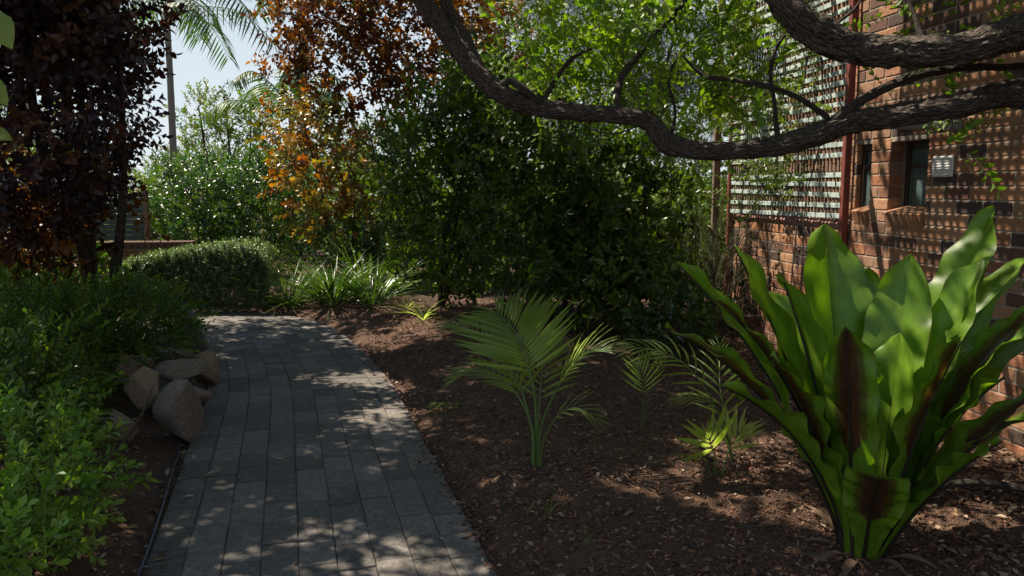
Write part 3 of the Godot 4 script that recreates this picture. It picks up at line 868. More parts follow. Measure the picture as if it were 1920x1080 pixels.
	crown(ca, needle, [[Vector3(0.8, 5.4, -19), Vector3(1.4, 1.3, 1.0)], [Vector3(2.4, 6.2, -19), Vector3(1.6, 1.3, 1.0)], [Vector3(3.8, 5.0, -19), Vector3(1.3, 1.3, 1.0)], [Vector3(2.2, 4.0, -19), Vector3(1.6, 0.9, 1.0)], [Vector3(3.9, 3.2, -19), Vector3(1.0, 0.9, 0.8)]], 2600, {"pal": [Color(0.12, 0.16, 0.07), Color(0.17, 0.2, 0.09), Color(0.09, 0.12, 0.06)], "thr": -0.05, "freq": 0.9, "sun": false, "up": 0.0})
	var row := [["round sunny shrub far behind at the left of the palm", -10.5, -17.5, 2.3], ["yellow-green shrub behind the glossy hedge shrubs", -7.6, -17.0, 1.75], ["bright green shrub seen behind the orange leaves", -5.2, -17.0, 1.9], ["sunlit shrub glimpsed through the stems behind the strappy clump", -2.9, -16.0, 1.9], ["sunlit yellow-green shrub behind the dark bush trunks", -0.9, -16.0, 2.2], ["far green shrub behind the dark leafy bush", 1.3, -16.5, 2.3], ["far shrub below the needle-leaved tree", 3.0, -15.5, 1.6], ["far shrub behind the lattice end", 5.0, -16.0, 1.5], ["low far shrub behind the brick building", 8.0, -17.0, 2.0]]
	for i in row.size():
		var q: Array = row[i]
		var r := thing("background_shrub", q[0], "shrub", Vector3(q[1], 0, q[2]), "sunlit shrubs far behind")
		stems(r, [Vector3(q[1] - 0.4, q[3] * 0.6, q[2]), Vector3(q[1] + 0.4, q[3] * 0.6, q[2])], 0.04)
		crown(r, airy, [[Vector3(q[1], q[3] * 0.5, q[2]), Vector3(1.35, q[3] * 0.5, 0.9)]], 420, {"pal": [Color(0.14, 0.22, 0.03), Color(0.2, 0.26, 0.04), Color(0.09, 0.16, 0.025)], "scale": 0.75, "thr": -0.3, "sun": false})

	var tall := [["tall dense tree closing the view behind the far right shrubs", 7.0, -23.0, 4.6], ["dense tree behind the needle-leaved tree", 3.6, -24.0, 4.0], ["dense tree behind the orange-leaved shrub by the forked limb", 0.4, -23.0, 3.6], ["dense tree seen through the red-brown shrub", -2.8, -23.5, 3.4], ["dense low tree behind the half hidden palm", -5.6, -24.0, 2.6], ["dense tree far behind the copper-leaved tree", -13.0, -21.0, 3.6], ["dense tree behind the tall slender palm", -10.3, -27.0, 2.6]]
	for q in tall:
		var r := thing("backdrop_tree", q[0], "tree", Vector3(q[1], 0, q[2]), "dense trees at the back")
		stems(r, [Vector3(q[1] - 0.8, q[3] * 0.7, q[2]), Vector3(q[1] + 0.8, q[3] * 0.7, q[2])], 0.09, "trunk")
		crown(r, airy, [[Vector3(q[1], q[3] * 0.55, q[2]), Vector3(2.1, q[3] * 0.5, 1.0)]], 700, {"pal": [Color(0.12, 0.19, 0.03), Color(0.17, 0.22, 0.04), Color(0.06, 0.11, 0.02)], "thr": -0.25, "freq": 1.0, "sun": false})
	var under := [["low bush filling the gap under the golden orange shrub", -2.0, -11.6, 0.75, 0.8], ["low sunlit bush seen between the dark bush stems", -1.0, -12.6, 0.8, 0.9], ["low dark bush under the middle of the dark leafy bush", 0.2, -11.2, 0.9, 1.0], ["low bush behind the sunny corner shrub", 1.7, -11.2, 0.9, 0.8], ["low bush behind the timber post", 3.0, -11.6, 1.0, 0.8], ["low bush behind the slatted fence panel", -6.9, -12.8, 1.1, 0.9], ["low bush left of the slatted fence panel", -8.3, -12.0, 1.2, 0.9], ["low bush behind the copper-leaved tree", -6.3, -9.9, 0.9, 0.8]]
	for q in under:
		var r := thing("understorey_bush", q[0], "bush", Vector3(q[1], 0, q[2]), "low bushes filling the background")
		stems(r, [Vector3(q[1] - 0.3, q[3] * 0.8, q[2]), Vector3(q[1] + 0.3, q[3] * 0.8, q[2])], 0.02)
		crown(r, oval, [[Vector3(q[1], q[3] * 0.5, q[2]), Vector3(q[4], q[3] * 0.55, 0.6)]], 330, {"pal": [Color(0.10, 0.17, 0.03), Color(0.15, 0.21, 0.03), Color(0.05, 0.1, 0.02)], "scale": 1.5, "thr": -0.3, "sun": false})

	# palms
	palm_tree("tall slender palm with drooping fronds at the left against the sky", Vector3(-9.25, 0, -22), 6.35, 0.085, 17, 3.2, 0.2, -0.1)
	palm_tree("palm half hidden behind the red-brown shrub", Vector3(-5.3, 0, -20.5), 6.0, 0.11, 11, 2.2, 1.1)
	palm_tree("short palm with a single frond reaching left into the sky", Vector3(-4.95, 0, -18), 3.2, 0.07, 8, 1.9, 0.55)

func palm_tree(label: String, at: Vector3, h: float, r: float, n: int, fl: float, spin: float, low := 0.25) -> void:
	var t := thing("palm_tree", label, "palm", at, "palm trees in the background")
	var g := Geo.new()
	var pts := []; var rad := []
	for i in 25:
		var s := i / 24.0
		pts.append(Vector3(0.08 * sin(s * 2.0), h * s - 0.05, 0)); rad.append(r * (1.25 - 0.4 * s) * (1.0 + 0.05 * (i % 2)))
	tube(g, pts, rad, 10)
	part("trunk", g.mesh(M.palebark), t)
	for i in n:
		var az := spin + TAU * i / n + rf(-0.15, 0.15)
		var el := rf(low, 1.1)
		var out := Vector3(cos(az), 0, sin(az))
		var base: Vector3 = pts[-1]
		var d0 := out * cos(el) + Vector3.UP * sin(el)
		var c := [base, base + d0 * fl * 0.35, base + d0 * fl * 0.6 + out * fl * 0.12 + Vector3.DOWN * fl * 0.05, base + d0 * fl * 0.75 + out * fl * 0.25 + Vector3.DOWN * fl * 0.28]
		var cp := smooth_pts(c, 6)
		var lg := Geo.new(); var sg := Geo.new()
		var rr := []
		for k in cp.size(): rr.append(0.02 * (1.0 - 0.8 * k / cp.size()))
		tube(sg, cp, rr, 4)
		for k in 44:
			var s := 0.14 + 0.86 * (k / 2) / 21.0
			var f := s * (cp.size() - 1)
			var a := mini(int(f), cp.size() - 2)
			var p: Vector3 = cp[a].lerp(cp[a + 1], f - a)
			var T: Vector3 = (cp[a + 1] - cp[a]).normalized()
			var side := T.cross(Vector3.UP).normalized() * (1.0 if k % 2 else -1.0)
			var up := side.cross(T).normalized()
			if up.y < 0: up = -up
			var dir := (side * 0.75 + T * 0.6 + Vector3.DOWN * 0.25 + rdir() * 0.08).normalized()
			leaf(lg, p, dir, up, fl * 0.26 * (0.45 + 0.6 * sin(PI * minf(1.0, s * 0.9))), 0.05, 0.3, 0.45, 3, Color(0.06 * rf(0.8, 1.2), 0.11 * rf(0.8, 1.2), 0.03), 0.35)
		var am := lg.mesh(M.leaf)
		part("frond", sg.mesh(M.stalk, am), t)

# ---------------------------------------------------------------- shrubs
func shrubs() -> void:
	var ovate_green := []
	for i in 3: ovate_green.append(sprig(9, 0.24, 0.10, 0.05, {"droop": 0.3, "widest": 0.4}))
	var dark := [Color(0.08, 0.14, 0.02), Color(0.10, 0.165, 0.022), Color(0.065, 0.115, 0.018), Color(0.13, 0.19, 0.025)]
	for q in [
		["big dark green bush in the middle, its left half", Vector3(-0.9, 0, -9.7), [[Vector3(-0.75, 1.75, -9.4), Vector3(0.85, 0.9, 0.75)], [Vector3(-0.3, 2.3, -9.2), Vector3(0.6, 0.4, 0.5)], [Vector3(-0.75, 0.75, -9.5), Vector3(0.65, 0.5, 0.5)]], 780],
		["big dark green bush in the middle, behind the small palm", Vector3(0.5, 0, -8.8), [[Vector3(0.45, 1.55, -8.6), Vector3(0.9, 1.1, 0.75)], [Vector3(0.4, 0.7, -8.2), Vector3(0.75, 0.5, 0.5)]], 800],
		["dark green bush right of the middle, beside the sunny corner", Vector3(1.25, 0, -8.4), [[Vector3(1.2, 1.3, -8.3), Vector3(0.6, 0.95, 0.6)], [Vector3(1.2, 0.5, -7.6), Vector3(0.5, 0.4, 0.4)]], 460]]:
		var o := thing("dark_leafy_bush", q[0], "bush", q[1], "dark bushes in the middle")
		var tips := []
		for e in q[2]:
			for k in 2: tips.append(e[0] + rdir() * e[1] * 0.5)
		stems(o, tips, 0.03)
		crown(o, ovate_green, q[2], q[3], {"pal": dark, "thr": -0.14, "freq": 1.8, "shell": 0.35})
		if q[3] == 800:
			crown(o, ovate_green, [[Vector3(0.3, 2.6, -8.5), Vector3(0.9, 0.3, 0.5)], [Vector3(1.1, 2.25, -8.3), Vector3(0.5, 0.3, 0.4)], [Vector3(1.5, 1.9, -8.3), Vector3(0.35, 0.4, 0.35)]], 190, {"pal": dark, "thr": -0.2, "freq": 2.0})
	var shiny := []
	for i in 3: shiny.append(sprig(10, 0.2, 0.062, 0.036, {"mat": M.shine, "droop": 0.15}))
	for q in [
		["glossy-leaved shrub right behind the clipped hedge, nearer the fence panel", Vector3(-5.1, 0, -13.0), [[Vector3(-5.1, 1.0, -13.0), Vector3(0.85, 1.0, 0.7)]]],
		["glossy-leaved shrub between the clipped hedge and the orange leaves", Vector3(-3.9, 0, -12.8), [[Vector3(-3.9, 1.05, -12.8), Vector3(0.85, 1.05, 0.7)]]]]:
		var o := thing("glossy_shrub", q[0], "shrub", q[1], "glossy sunlit shrubs")
		stems(o, [q[1] + Vector3(-0.3, 1.2, 0), q[1] + Vector3(0.3, 1.3, 0), q[1] + Vector3(0, 1.5, 0.1)], 0.025)
		crown(o, shiny, q[2], 900, {"pal": [Color(0.04, 0.09, 0.02), Color(0.06, 0.13, 0.025), Color(0.1, 0.17, 0.03)], "thr": -0.2, "freq": 2.0, "sun": false})
	# clipped hedge: tiny leaves on a rounded box
	var tiny := []
	for i in 2: tiny.append(sprig(12, 0.07, 0.02, 0.013, {"mat": M.shine, "rings": 1, "tr": 0.001}))
	var he := thing("clipped_hedge", "low clipped rounded hedge of tiny leaves at the path's bend", "hedge", Vector3(-4.0, 0, -10.15))
	var hx := [[], []]; var hc := [[], []]
	for i in 9000:
		var u := rf(-0.98, 1.0)
		var top := 0.74 + 0.15 * u
		var e := pow(absf(u), 6.0)
		var a := rf(0, PI)
		var k := pow(rng.randf(), 0.15)
		var d := Vector3(0, signf(sin(a)) * pow(absf(sin(a)), 0.5), signf(cos(a)) * pow(absf(cos(a)), 0.5))
		var nn := Vector3(u * e, sin(a), cos(a)).normalized()
		var p := Vector3(u * 0.95 * (1.0 - 0.04 * (1.0 - k)), maxf(0.04, d.y * top * k * (1.0 - 0.25 * e) if rng.randf() < 0.6 else rf(0.02, top * 0.7)), d.z * 0.4 * k * (1.0 - 0.3 * e) if rng.randf() < 0.65 else rf(0.33, 0.4))
		p.y = minf(p.y, top)
		var y := (nn + Vector3.UP * 0.3 + rdir() * 0.6).normalized()
		var x := y.cross(rdir()).normalized()
		var s := rf(0.9, 1.5)
		var j := i % 2
		hx[j].append(Transform3D(Basis(x * s, y * s, x.cross(y) * s), p))
		var f := rf(0.7, 1.3)
		hc[j].append(Color(0.15 * f, 0.21 * f, 0.10 * f))
	for j in 2: many("foliage", tiny[j], hx[j], hc[j], he)
	stems(he, [Vector3(-4.6, 0.5, -10.15), Vector3(-4.0, 0.55, -10.15), Vector3(-3.4, 0.6, -10.15)], 0.02)

	# low shrubs on the left
	var small := []
	for i in 3: small.append(sprig(13, 0.18, 0.036, 0.021, {"spiral": false, "ang": 1.0, "tr": 0.0016}))
	var pale := []
	for i in 3: pale.append(sprig(12, 0.15, 0.045, 0.022, {"spiral": true, "ang": 0.9, "tr": 0.002, "widest": 0.6}))
	var green := [Color(0.09, 0.175, 0.022), Color(0.125, 0.22, 0.028), Color(0.06, 0.125, 0.02), Color(0.2, 0.3, 0.04)]
	for q in [
		["low spreading green shrub at the left beside the tall grey rock", Vector3(-3.3, 0, -6.1), [[Vector3(-3.3, 0.42, -6.0), Vector3(0.75, 0.31, 0.8)], [Vector3(-3.25, 0.34, -7.0), Vector3(0.42, 0.27, 0.6)]], 1000, small, green],
		["low green shrub at the left edge under the copper-leaved tree", Vector3(-4.1, 0, -5.9), [[Vector3(-4.1, 0.5, -5.7), Vector3(0.8, 0.36, 0.8)]], 620, small, green],
		["green shrub at the left leaning over the brown rocks", Vector3(-2.95, 0, -4.9), [[Vector3(-2.98, 0.48, -4.9), Vector3(0.36, 0.4, 0.6)], [Vector3(-2.85, 0.55, -5.6), Vector3(0.35, 0.28, 0.4)]], 800, small, green],
		["green shrub at the left edge between the bright foreground shrub and the rocks", Vector3(-2.65, 0, -3.95), [[Vector3(-2.62, 0.42, -3.95), Vector3(0.4, 0.36, 0.5)]], 480, small, green],
		["bright lime green shrub in the bottom left corner", Vector3(-1.95, 0, -3.05), [[Vector3(-2.02, 0.33, -3.15), Vector3(0.33, 0.27, 0.36)], [Vector3(-1.95, 0.2, -2.75), Vector3(0.28, 0.2, 0.3)]], 330, pale, [Color(0.25, 0.4, 0.06), Color(0.17, 0.31, 0.04), Color(0.33, 0.48, 0.1)]],
		["sunlit yellow-green shrub behind the low shrubs at the left edge", Vector3(-5.1, 0, -8.0), [[Vector3(-5.0, 0.75, -8.0), Vector3(0.7, 0.55, 0.5)]], 260, ovate_green, [Color(0.12, 0.2, 0.03), Color(0.07, 0.13, 0.02)]]]:
		var o := thing("low_shrub", q[0], "shrub", q[1] + Vector3(0, ground_h(q[1].x, q[1].z), 0), "low green shrubs along the left bed")
		var tips := []
		for e in q[2]:
			for k in 4: tips.append(e[0] + rdir() * e[1] * 0.7)
		stems(o, tips, 0.009)
		crown(o, q[4], q[2], q[3], {"pal": q[5], "thr": -0.3, "freq": 3.0, "shell": 0.28, "floor": 0.12})

	# plants by the lattice
	var s1 := thing("sunny_corner_shrub", "small-leaved sunlit shrub between the dark bush and the lattice", "shrub", Vector3(2.0, 0, -9.3))
	stems(s1, [Vector3(1.9, 1.4, -9.3), Vector3(2.2, 1.2, -9.3)], 0.02)
	crown(s1, shiny, [[Vector3(1.95, 1.0, -9.3), Vector3(0.55, 0.9, 0.45)]], 430, {"pal": [Color(0.09, 0.14, 0.03), Color(0.14, 0.2, 0.04)], "thr": -0.1, "freq": 2.5})
	var s2 := thing("low_corner_shrub", "low leafy plant in the shade in front of the lattice wall", "shrub", Vector3(1.5, 0, -6.9))
	stems(s2, [Vector3(1.45, 0.4, -6.9), Vector3(1.6, 0.3, -6.8)], 0.01)
	crown(s2, shiny, [[Vector3(1.5, 0.28, -6.9), Vector3(0.38, 0.25, 0.35)]], 120, {"pal": [Color(0.09, 0.15, 0.03), Color(0.05, 0.1, 0.02)], "thr": -0.1, "freq": 2.5})
	var spike := []
	for i in 2: spike.append(sprig(46, 0.42, 0.028, 0.0035, {"rings": 1, "ang": 0.9, "droop": 0.05, "mat": M.soft, "tr": 0.003}))
	var ro := thing("rosemary_bush", "grey-green needle-leaved bush with upright shoots beside the low wall", "shrub", Vector3(1.9, 0, -7.5))
	stems(ro, [Vector3(1.8, 0.6, -7.5), Vector3(2.05, 0.7, -7.6), Vector3(1.7, 0.5, -7.4)], 0.012)
	crown(ro, spike, [[Vector3(1.85, 0.55, -7.5), Vector3(0.32, 0.4, 0.3)], [Vector3(2.05, 0.9, -7.7), Vector3(0.18, 0.35, 0.2)]], 190, {"pal": [Color(0.13, 0.16, 0.10), Color(0.17, 0.2, 0.13)], "up": 1.0, "thr": -0.5})
	# climber on the lattice
	var w := wall_xf()
	var vi := thing("climbing_vine", "green vine climbing the pale lattice screen", "vine", w * Vector3(-1.2, 0, 0.2))
	for q in [[[-0.75, 0.0, 0.14], [-0.72, 0.8, 0.12], [-0.62, 1.5, 0.09], [-0.75, 2.1, 0.08], [-0.6, 2.9, 0.08]], [[-0.55, 0.0, 0.14], [-0.55, 0.9, 0.12], [-0.42, 1.45, 0.1], [-0.32, 2.0, 0.08], [-0.4, 2.6, 0.08]], [[-1.8, 0.0, 0.14], [-1.85, 1.1, 0.1], [-1.7, 2.0, 0.08], [-1.9, 3.0, 0.08]], [[-1.8, 0.0, 0.16], [-1.6, 1.2, 0.1], [-1.35, 1.7, 0.08], [-1.0, 2.3, 0.08], [-1.1, 3.2, 0.08]]]:
		var rows := []
		for p in q:
			var wp: Vector3 = w * Vector3(p[0], p[1], p[2])
			rows.append([wp.x + rf(-0.02, 0.02), wp.y, wp.z + rf(-0.08, 0.08), 0.007])
		gpart("stem", limb(rows, 6, 5), M.twig, vi)
	var ve := []
	for p in [[-1.85, 1.7, 0.3, 0.35], [-1.8, 2.4, 0.35, 0.5], [-1.3, 2.6, 0.4, 0.4], [-1.6, 3.2, 0.5, 0.35], [-0.9, 1.65, 0.35, 0.15], [-1.15, 1.55, 0.3, 0.2], [-0.5, 2.9, 0.35, 0.3], [-0.7, 2.2, 0.3, 0.2]]:
		ve.append([w * Vector3(p[0], p[1], 0.12), Vector3(0.12, p[3], p[2])])
	crown(vi, M.oval, ve, 420, {"pal": [Color(0.13, 0.2, 0.04), Color(0.2, 0.25, 0.08), Color(0.09, 0.16, 0.03)], "thr": -0.1, "freq": 2.5, "sun": false, "scale": 0.9, "floor": 1.2})

	# fence panel and retaining wall behind the hedge
	var fe := thing("slatted_panel", "dark green slatted fence panel at the left behind the hedge", "fence", Vector3(-5.45, 0, -11.2))
	for i in 8:
		var g := Geo.new()
		box(g, Vector3(-0.55, 0.8 + i * 0.075, -0.012), Vector3(0.33, 0.868 + i * 0.075, 0.012), 0.003)
		part("slat", g.mesh(M.fence), fe)
	for x in [-0.58, 0.35]:
		var g := Geo.new()
		box(g, Vector3(x - 0.03, -0.1, -0.035), Vector3(x + 0.03, 1.5, 0.035), 0.004)
		part("post", g.mesh(M.husk), fe)
	var rw := thing("retaining_wall", "low brick retaining wall with a pale brick top behind the hedge", "wall", Vector3(-5.0, 0, -10.75))
	rw.rotation.y = 0.12
	var cg := Geo.new()
	box(cg, Vector3(-1.2, -0.2, -0.1), Vector3(0.7, 0.72, 0.046))
	part("wall", cg.mesh(M.mortar), rw)
	var bk := brick_mesh(0.23)
	for row in 8:
		for i in 7:
			part("brick", bk, rw, Transform3D(Basis.IDENTITY, Vector3(-0.93 + i * 0.24 + (0.12 if row % 2 else 0.0), 0.05 + row * 0.086, 0.055)), M.brick[rng.randi() % 7])
	for i in 22:
		var g := Geo.new()
		box(g, Vector3(-0.038, 0.0, -0.115), Vector3(0.038, 0.09, 0.115), 0.005)
		part("coping_brick", g.mesh(M.brick[3]), rw, Transform3D(Basis.IDENTITY, Vector3(-1.16 + i * 0.086, 0.722, -0.02)))

# ---------------------------------------------------------------- palms and small plants
func leaflet_mesh(ln: float, wd: float, droop: float) -> ArrayMesh:
	var g := Geo.new()
	leaf(g, Vector3.ZERO, Vector3.UP, Vector3.BACK, ln, wd, 0.22, droop, 5, Color.WHITE, 0.38)
	return g.mesh(M.frond_leaf)

# a feather-shaped frond along world points; face is where its upper side looks
func frond(palm: Node3D, pts: Array, face: Vector3, n: int, meshes: Array, from: float, ang0: float, ang1: float, stalk_r: float, sz := 1.0) -> void:
	var cp := smooth_pts(pts, 6)
	var sg := Geo.new()
	var rr := []
	for k in cp.size(): rr.append(stalk_r * (1.0 - 0.78 * k / cp.size()))
	tube(sg, cp, rr, 6)
	var fr := gpart("frond", sg, M.stalk, palm)
	for k in n * 2:
		var s := from + (1.0 - from) * (k / 2) / (n - 1.0)
		var f := s * (cp.size() - 1)
		var a := mini(int(f), cp.size() - 2)
		var p: Vector3 = cp[a].lerp(cp[a + 1], f - a)
		var T: Vector3 = (cp[a + 1] - cp[a]).normalized()
		var side := T.cross(face).normalized() * (1.0 if k % 2 else -1.0)
		var N := side.cross(T).normalized()
		if N.dot(face) < 0.0: N = -N
		var r := (s - from) / (1.0 - from)
		var g := lerpf(ang0, ang1, r) + rf(-0.06, 0.06)
		var dir := (side * cos(g) + T * sin(g) + N * 0.22 + rdir() * 0.03).normalized()
		var x := dir.cross(N).normalized()
		var z := x.cross(dir).normalized()
		var ln := (0.55 + 0.5 * sin(PI * clampf(0.15 + r * 0.85, 0, 1))) * (1.0 - 0.35 * r) * sz * rf(0.93, 1.07)
		part("leaflet", meshes[rng.randi() % meshes.size()], fr, Transform3D(Basis(x * ln, dir * ln, z * ln), p))

func V(a: Array) -> Array:
	var o := []
	for q in a: o.append(Vector3(q[0], q[1], q[2]))
	return o

func small_plants() -> void:
	M.frond_leaf = leafmat(0.38, Color(0.9, 1.0, 0.4), 0.5)
	M.frond_leaf.vertex_color_use_as_albedo = false
	M.frond_leaf.albedo_color = L(0.065, 0.125, 0.025)
	var long := [leaflet_mesh(0.44, 0.031, 0.24), leaflet_mesh(0.42, 0.033, 0.32), leaflet_mesh(0.46, 0.029, 0.18)]
	var p1 := thing("young_palm", "young palm in the middle of the mulch bed with an upright feathery frond", "palm", on_ground(0.13, -4.29), "young palms in the mulch bed")
	frond(p1, V([[0.14, 0.0, -4.29], [0.13, 0.35, -4.29], [0.10, 0.53, -4.3], [0.06, 0.66, -4.34], [0.0, 0.76, -4.43], [-0.09, 0.83, -4.55]]), Vector3(0.25, 0.45, 1.0), 22, long, 0.42, 0.42, 1.0, 0.011)
	frond(p1, V([[0.15, 0.0, -4.28], [0.16, 0.24, -4.25], [0.26, 0.50, -4.2], [0.37, 0.66, -4.15], [0.53, 0.72, -4.1]]), Vector3(-0.4, 1.0, 0.2), 16, long, 0.5, 0.7, 1.2, 0.009, 0.6)
	frond(p1, V([[0.11, 0.0, -4.31], [0.11, 0.21, -4.35], [0.0, 0.52, -4.5], [-0.18, 0.67, -4.7], [-0.38, 0.7, -4.85]]), Vector3(0.4, 1.0, 0.4), 20, long, 0.4, 0.5, 1.1, 0.01, 0.85)
	frond(p1, V([[0.16, 0.0, -4.27], [0.17, 0.15, -4.25], [0.24, 0.31, -4.2], [0.34, 0.38, -4.15], [0.46, 0.32, -4.1]]), Vector3(0, 1.0, 0.3), 9, long, 0.5, 0.6, 1.2, 0.007, 0.45)
	frond(p1, V([[0.12, 0.0, -4.27], [0.11, 0.23, -4.28], [0.0, 0.44, -4.33], [-0.18, 0.52, -4.4], [-0.32, 0.47, -4.42]]), Vector3(0.3, 1.0, 0.2), 16, long, 0.45, 0.5, 1.1, 0.009, 0.65)
	frond(p1, V([[0.14, 0.0, -4.31], [0.15, 0.25, -4.4], [0.18, 0.5, -4.6], [0.2, 0.62, -4.85]]), Vector3(0, 1.0, 0.8), 14, long, 0.45, 0.5, 1.1, 0.009, 0.7)
	var p2 := thing("young_palm", "tiny palm seedling with one small V-shaped frond behind", "palm", on_ground(0.82, -4.93), "young palms in the mulch bed")
	var short := [leaflet_mesh(0.24, 0.014, 0.12), leaflet_mesh(0.25, 0.015, 0.18)]
	frond(p2, V([[0.82, 0.0, -4.93], [0.83, 0.21, -4.93], [0.82, 0.34, -4.9], [0.79, 0.44, -4.9]]), Vector3(0, 0.5, 1), 9, short, 0.45, 0.75, 1.25, 0.005)
	frond(p2, V([[0.83, 0.0, -4.93], [0.86, 0.2, -4.95], [0.92, 0.4, -4.95], [0.95, 0.5, -4.95]]), Vector3(-0.5, 0.8, 0.3), 6, short, 0.6, 0.9, 1.3, 0.004, 0.6)
	var p3 := thing("young_palm", "young palm with a frond arching left beside the bird's nest fern", "palm", on_ground(1.23, -4.3), "young palms in the mulch bed")
	var mid := [leaflet_mesh(0.33, 0.022, 0.4), leaflet_mesh(0.3, 0.022, 0.5)]
	frond(p3, V([[1.23, 0.0, -4.28], [1.21, 0.08, -4.27], [1.12, 0.35, -4.3], [0.98, 0.55, -4.35], [0.83, 0.63, -4.4], [0.66, 0.66, -4.4]]), Vector3(0.3, 1.0, 0.5), 11, mid, 0.5, 0.5, 1.25, 0.009, 0.85)
	frond(p3, V([[1.24, 0.0, -4.3], [1.22, 0.12, -4.35], [1.2, 0.4, -4.5], [1.24, 0.6, -4.7]]), Vector3(0, 1.0, 0.8), 10, mid, 0.5, 0.6, 1.2, 0.008, 0.8)
	frond(p3, V([[1.22, 0.0, -4.26], [1.19, 0.2, -4.28], [1.12, 0.34, -4.28], [1.02, 0.4, -4.27], [0.9, 0.4, -4.26]]), Vector3(0.2, 1.0, 0.2), 8, [leaflet_mesh(0.2, 0.016, 0.7)], 0.5, 0.9, 1.4, 0.007, 0.8)
	var p4 := thing("young_palm", "small bright green palm seedling with broad leaflets in front of the fern", "palm", on_ground(1.07, -4.05), "young palms in the mulch bed")
	var broad := [leaflet_mesh(0.26, 0.036, 0.1), leaflet_mesh(0.27, 0.04, 0.2)]
	frond(p4, V([[1.07, 0.0, -4.05], [1.06, 0.15, -4.04], [1.04, 0.2, -4.03], [1.02, 0.26, -4.03]]), Vector3(0.1, 0.5, 1), 5, broad, 0.6, 0.4, 1.3, 0.006)
	frond(p4, V([[1.1, 0.0, -4.06], [1.13, 0.14, -4.06], [1.16, 0.22, -4.06], [1.2, 0.28, -4.06]]), Vector3(-0.3, 0.7, 0.8), 5, broad, 0.5, 0.7, 1.4, 0.005, 0.85)
	frond(p4, V([[1.05, 0.0, -4.04], [1.02, 0.1, -4.02], [0.96, 0.17, -3.98], [0.9, 0.17, -3.94]]), Vector3(0.3, 1.0, 0.2), 4, broad, 0.5, 0.7, 1.3, 0.005, 0.6)

	# strappy clumps
	var blade := []
	for i in 3:
		var g := Geo.new()
		leaf(g, Vector3.ZERO, Vector3.UP, Vector3.BACK, 0.72, 0.019, 0.3, [0.55, 0.8, 0.35][i], 6, Color.WHITE, 0.35)
		blade.append(g.mesh(M.shine))
	for q in [["arching strappy-leaved clump beside the path's bend, the fullest one", -2.3, -10.1, 220, 1.1], ["upright strappy-leaved clump right of the fullest one", -1.75, -9.9, 130, 1.1], ["sparse strappy clump arching in front of the hedge", -2.85, -10.1, 90, 0.95], ["strappy clump tucked behind the two fuller clumps", -2.0, -10.7, 90, 1.1]]:
		var o := thing("strappy_clump", q[0], "plant", on_ground(q[1], q[2]), "strappy clumps at the bend")
		strap(o, blade, q[3], 0.14, q[4], [Color(0.09, 0.15, 0.05), Color(0.13, 0.18, 0.07), Color(0.06, 0.12, 0.03)])
	for q in [["little strappy plant with pale drooping leaves on the sunny mulch", -0.98, -8.7, 16, 0.5], ["tiny grassy seedling in the front of the mulch bed", 0.18, -3.64, 8, 0.22], ["tiny seedling near the bottom edge of the mulch bed", 0.32, -3.3, 6, 0.16], ["small grass tuft in the mulch between the palm and the bush", -0.35, -7.6, 10, 0.35], ["small strappy plant standing before the dark bush", -1.25, -9.3, 14, 0.45]]:
		var o := thing("strappy_seedling", q[0], "plant", on_ground(q[1], q[2]), "small strappy seedlings")
		for k in q[3]:
			var az: float = k * 2.4 + rf(-0.2, 0.2)
			var el := rf(0.5, 1.25)
			var y := Vector3(cos(az) * cos(el), sin(el), sin(az) * cos(el))
			var z := (Vector3.UP - y * y.y).normalized()
			part("leaf", blade[k % 3], o, Transform3D(Basis(y.cross(z) * q[4] * 1.4, y * q[4], z * q[4]), Vector3.ZERO), M.frond_leaf)
	var fl := thing("fallen_leafy_twig", "fallen green leafy twig lying on the mulch beside the path", "twig", on_ground(-0.5, -5.41, 0.02))
	var tg := Geo.new()
	tube(tg, [Vector3(-0.13, 0, 0), Vector3(0, 0.02, 0.01), Vector3(0.13, 0.01, 0)], [0.003, 0.003, 0.002], 5)
	part("stem", tg.mesh(M.twig), fl)
	for k in 8:
		var lg := Geo.new()
		leaf(lg, Vector3(-0.1 + k * 0.03, 0.015, 0), Vector3(0.5, 0.25, -0.8 if k % 2 else 0.8).normalized(), Vector3.UP, 0.085, 0.05, 0.15, 0.2, 3)
		part("leaf", lg.mesh(M.frond_leaf), fl)
	# big leaves at the top left edge
	var bl := thing("broad_leaved_plant", "plant at the left edge with a few big rounded hanging leaves", "plant", on_ground(-2.0, -2.3))
	for q in [[-1.42, 2.02, -2.2, 0.6, -0.5, 0.15], [-1.5, 2.08, -2.22, 0.5, -0.85, 0.15], [-1.46, 1.84, -2.2, 0.75, -0.35, 0.14], [-1.5, 1.79, -2.15, 0.9, -0.2, 0.12], [-1.46, 1.685, -2.2, 0.9, 0.05, 0.12], [-1.5, 1.95, -2.3, 0.6, 0.3, 0.15]]:
		var a := Vector3(q[0], q[1], q[2])
		stems(bl, [a], 0.008)
		var lg := Geo.new()
		leaf(lg, a, Vector3(q[3], q[4], 0.25).normalized(), Vector3(0.1, 0.8, 0.6).normalized(), q[5], q[5] * 0.62, 0.12, 0.2, 5, Color.WHITE, 0.5)
		gpart("leaf", lg, M.frond_leaf, bl)

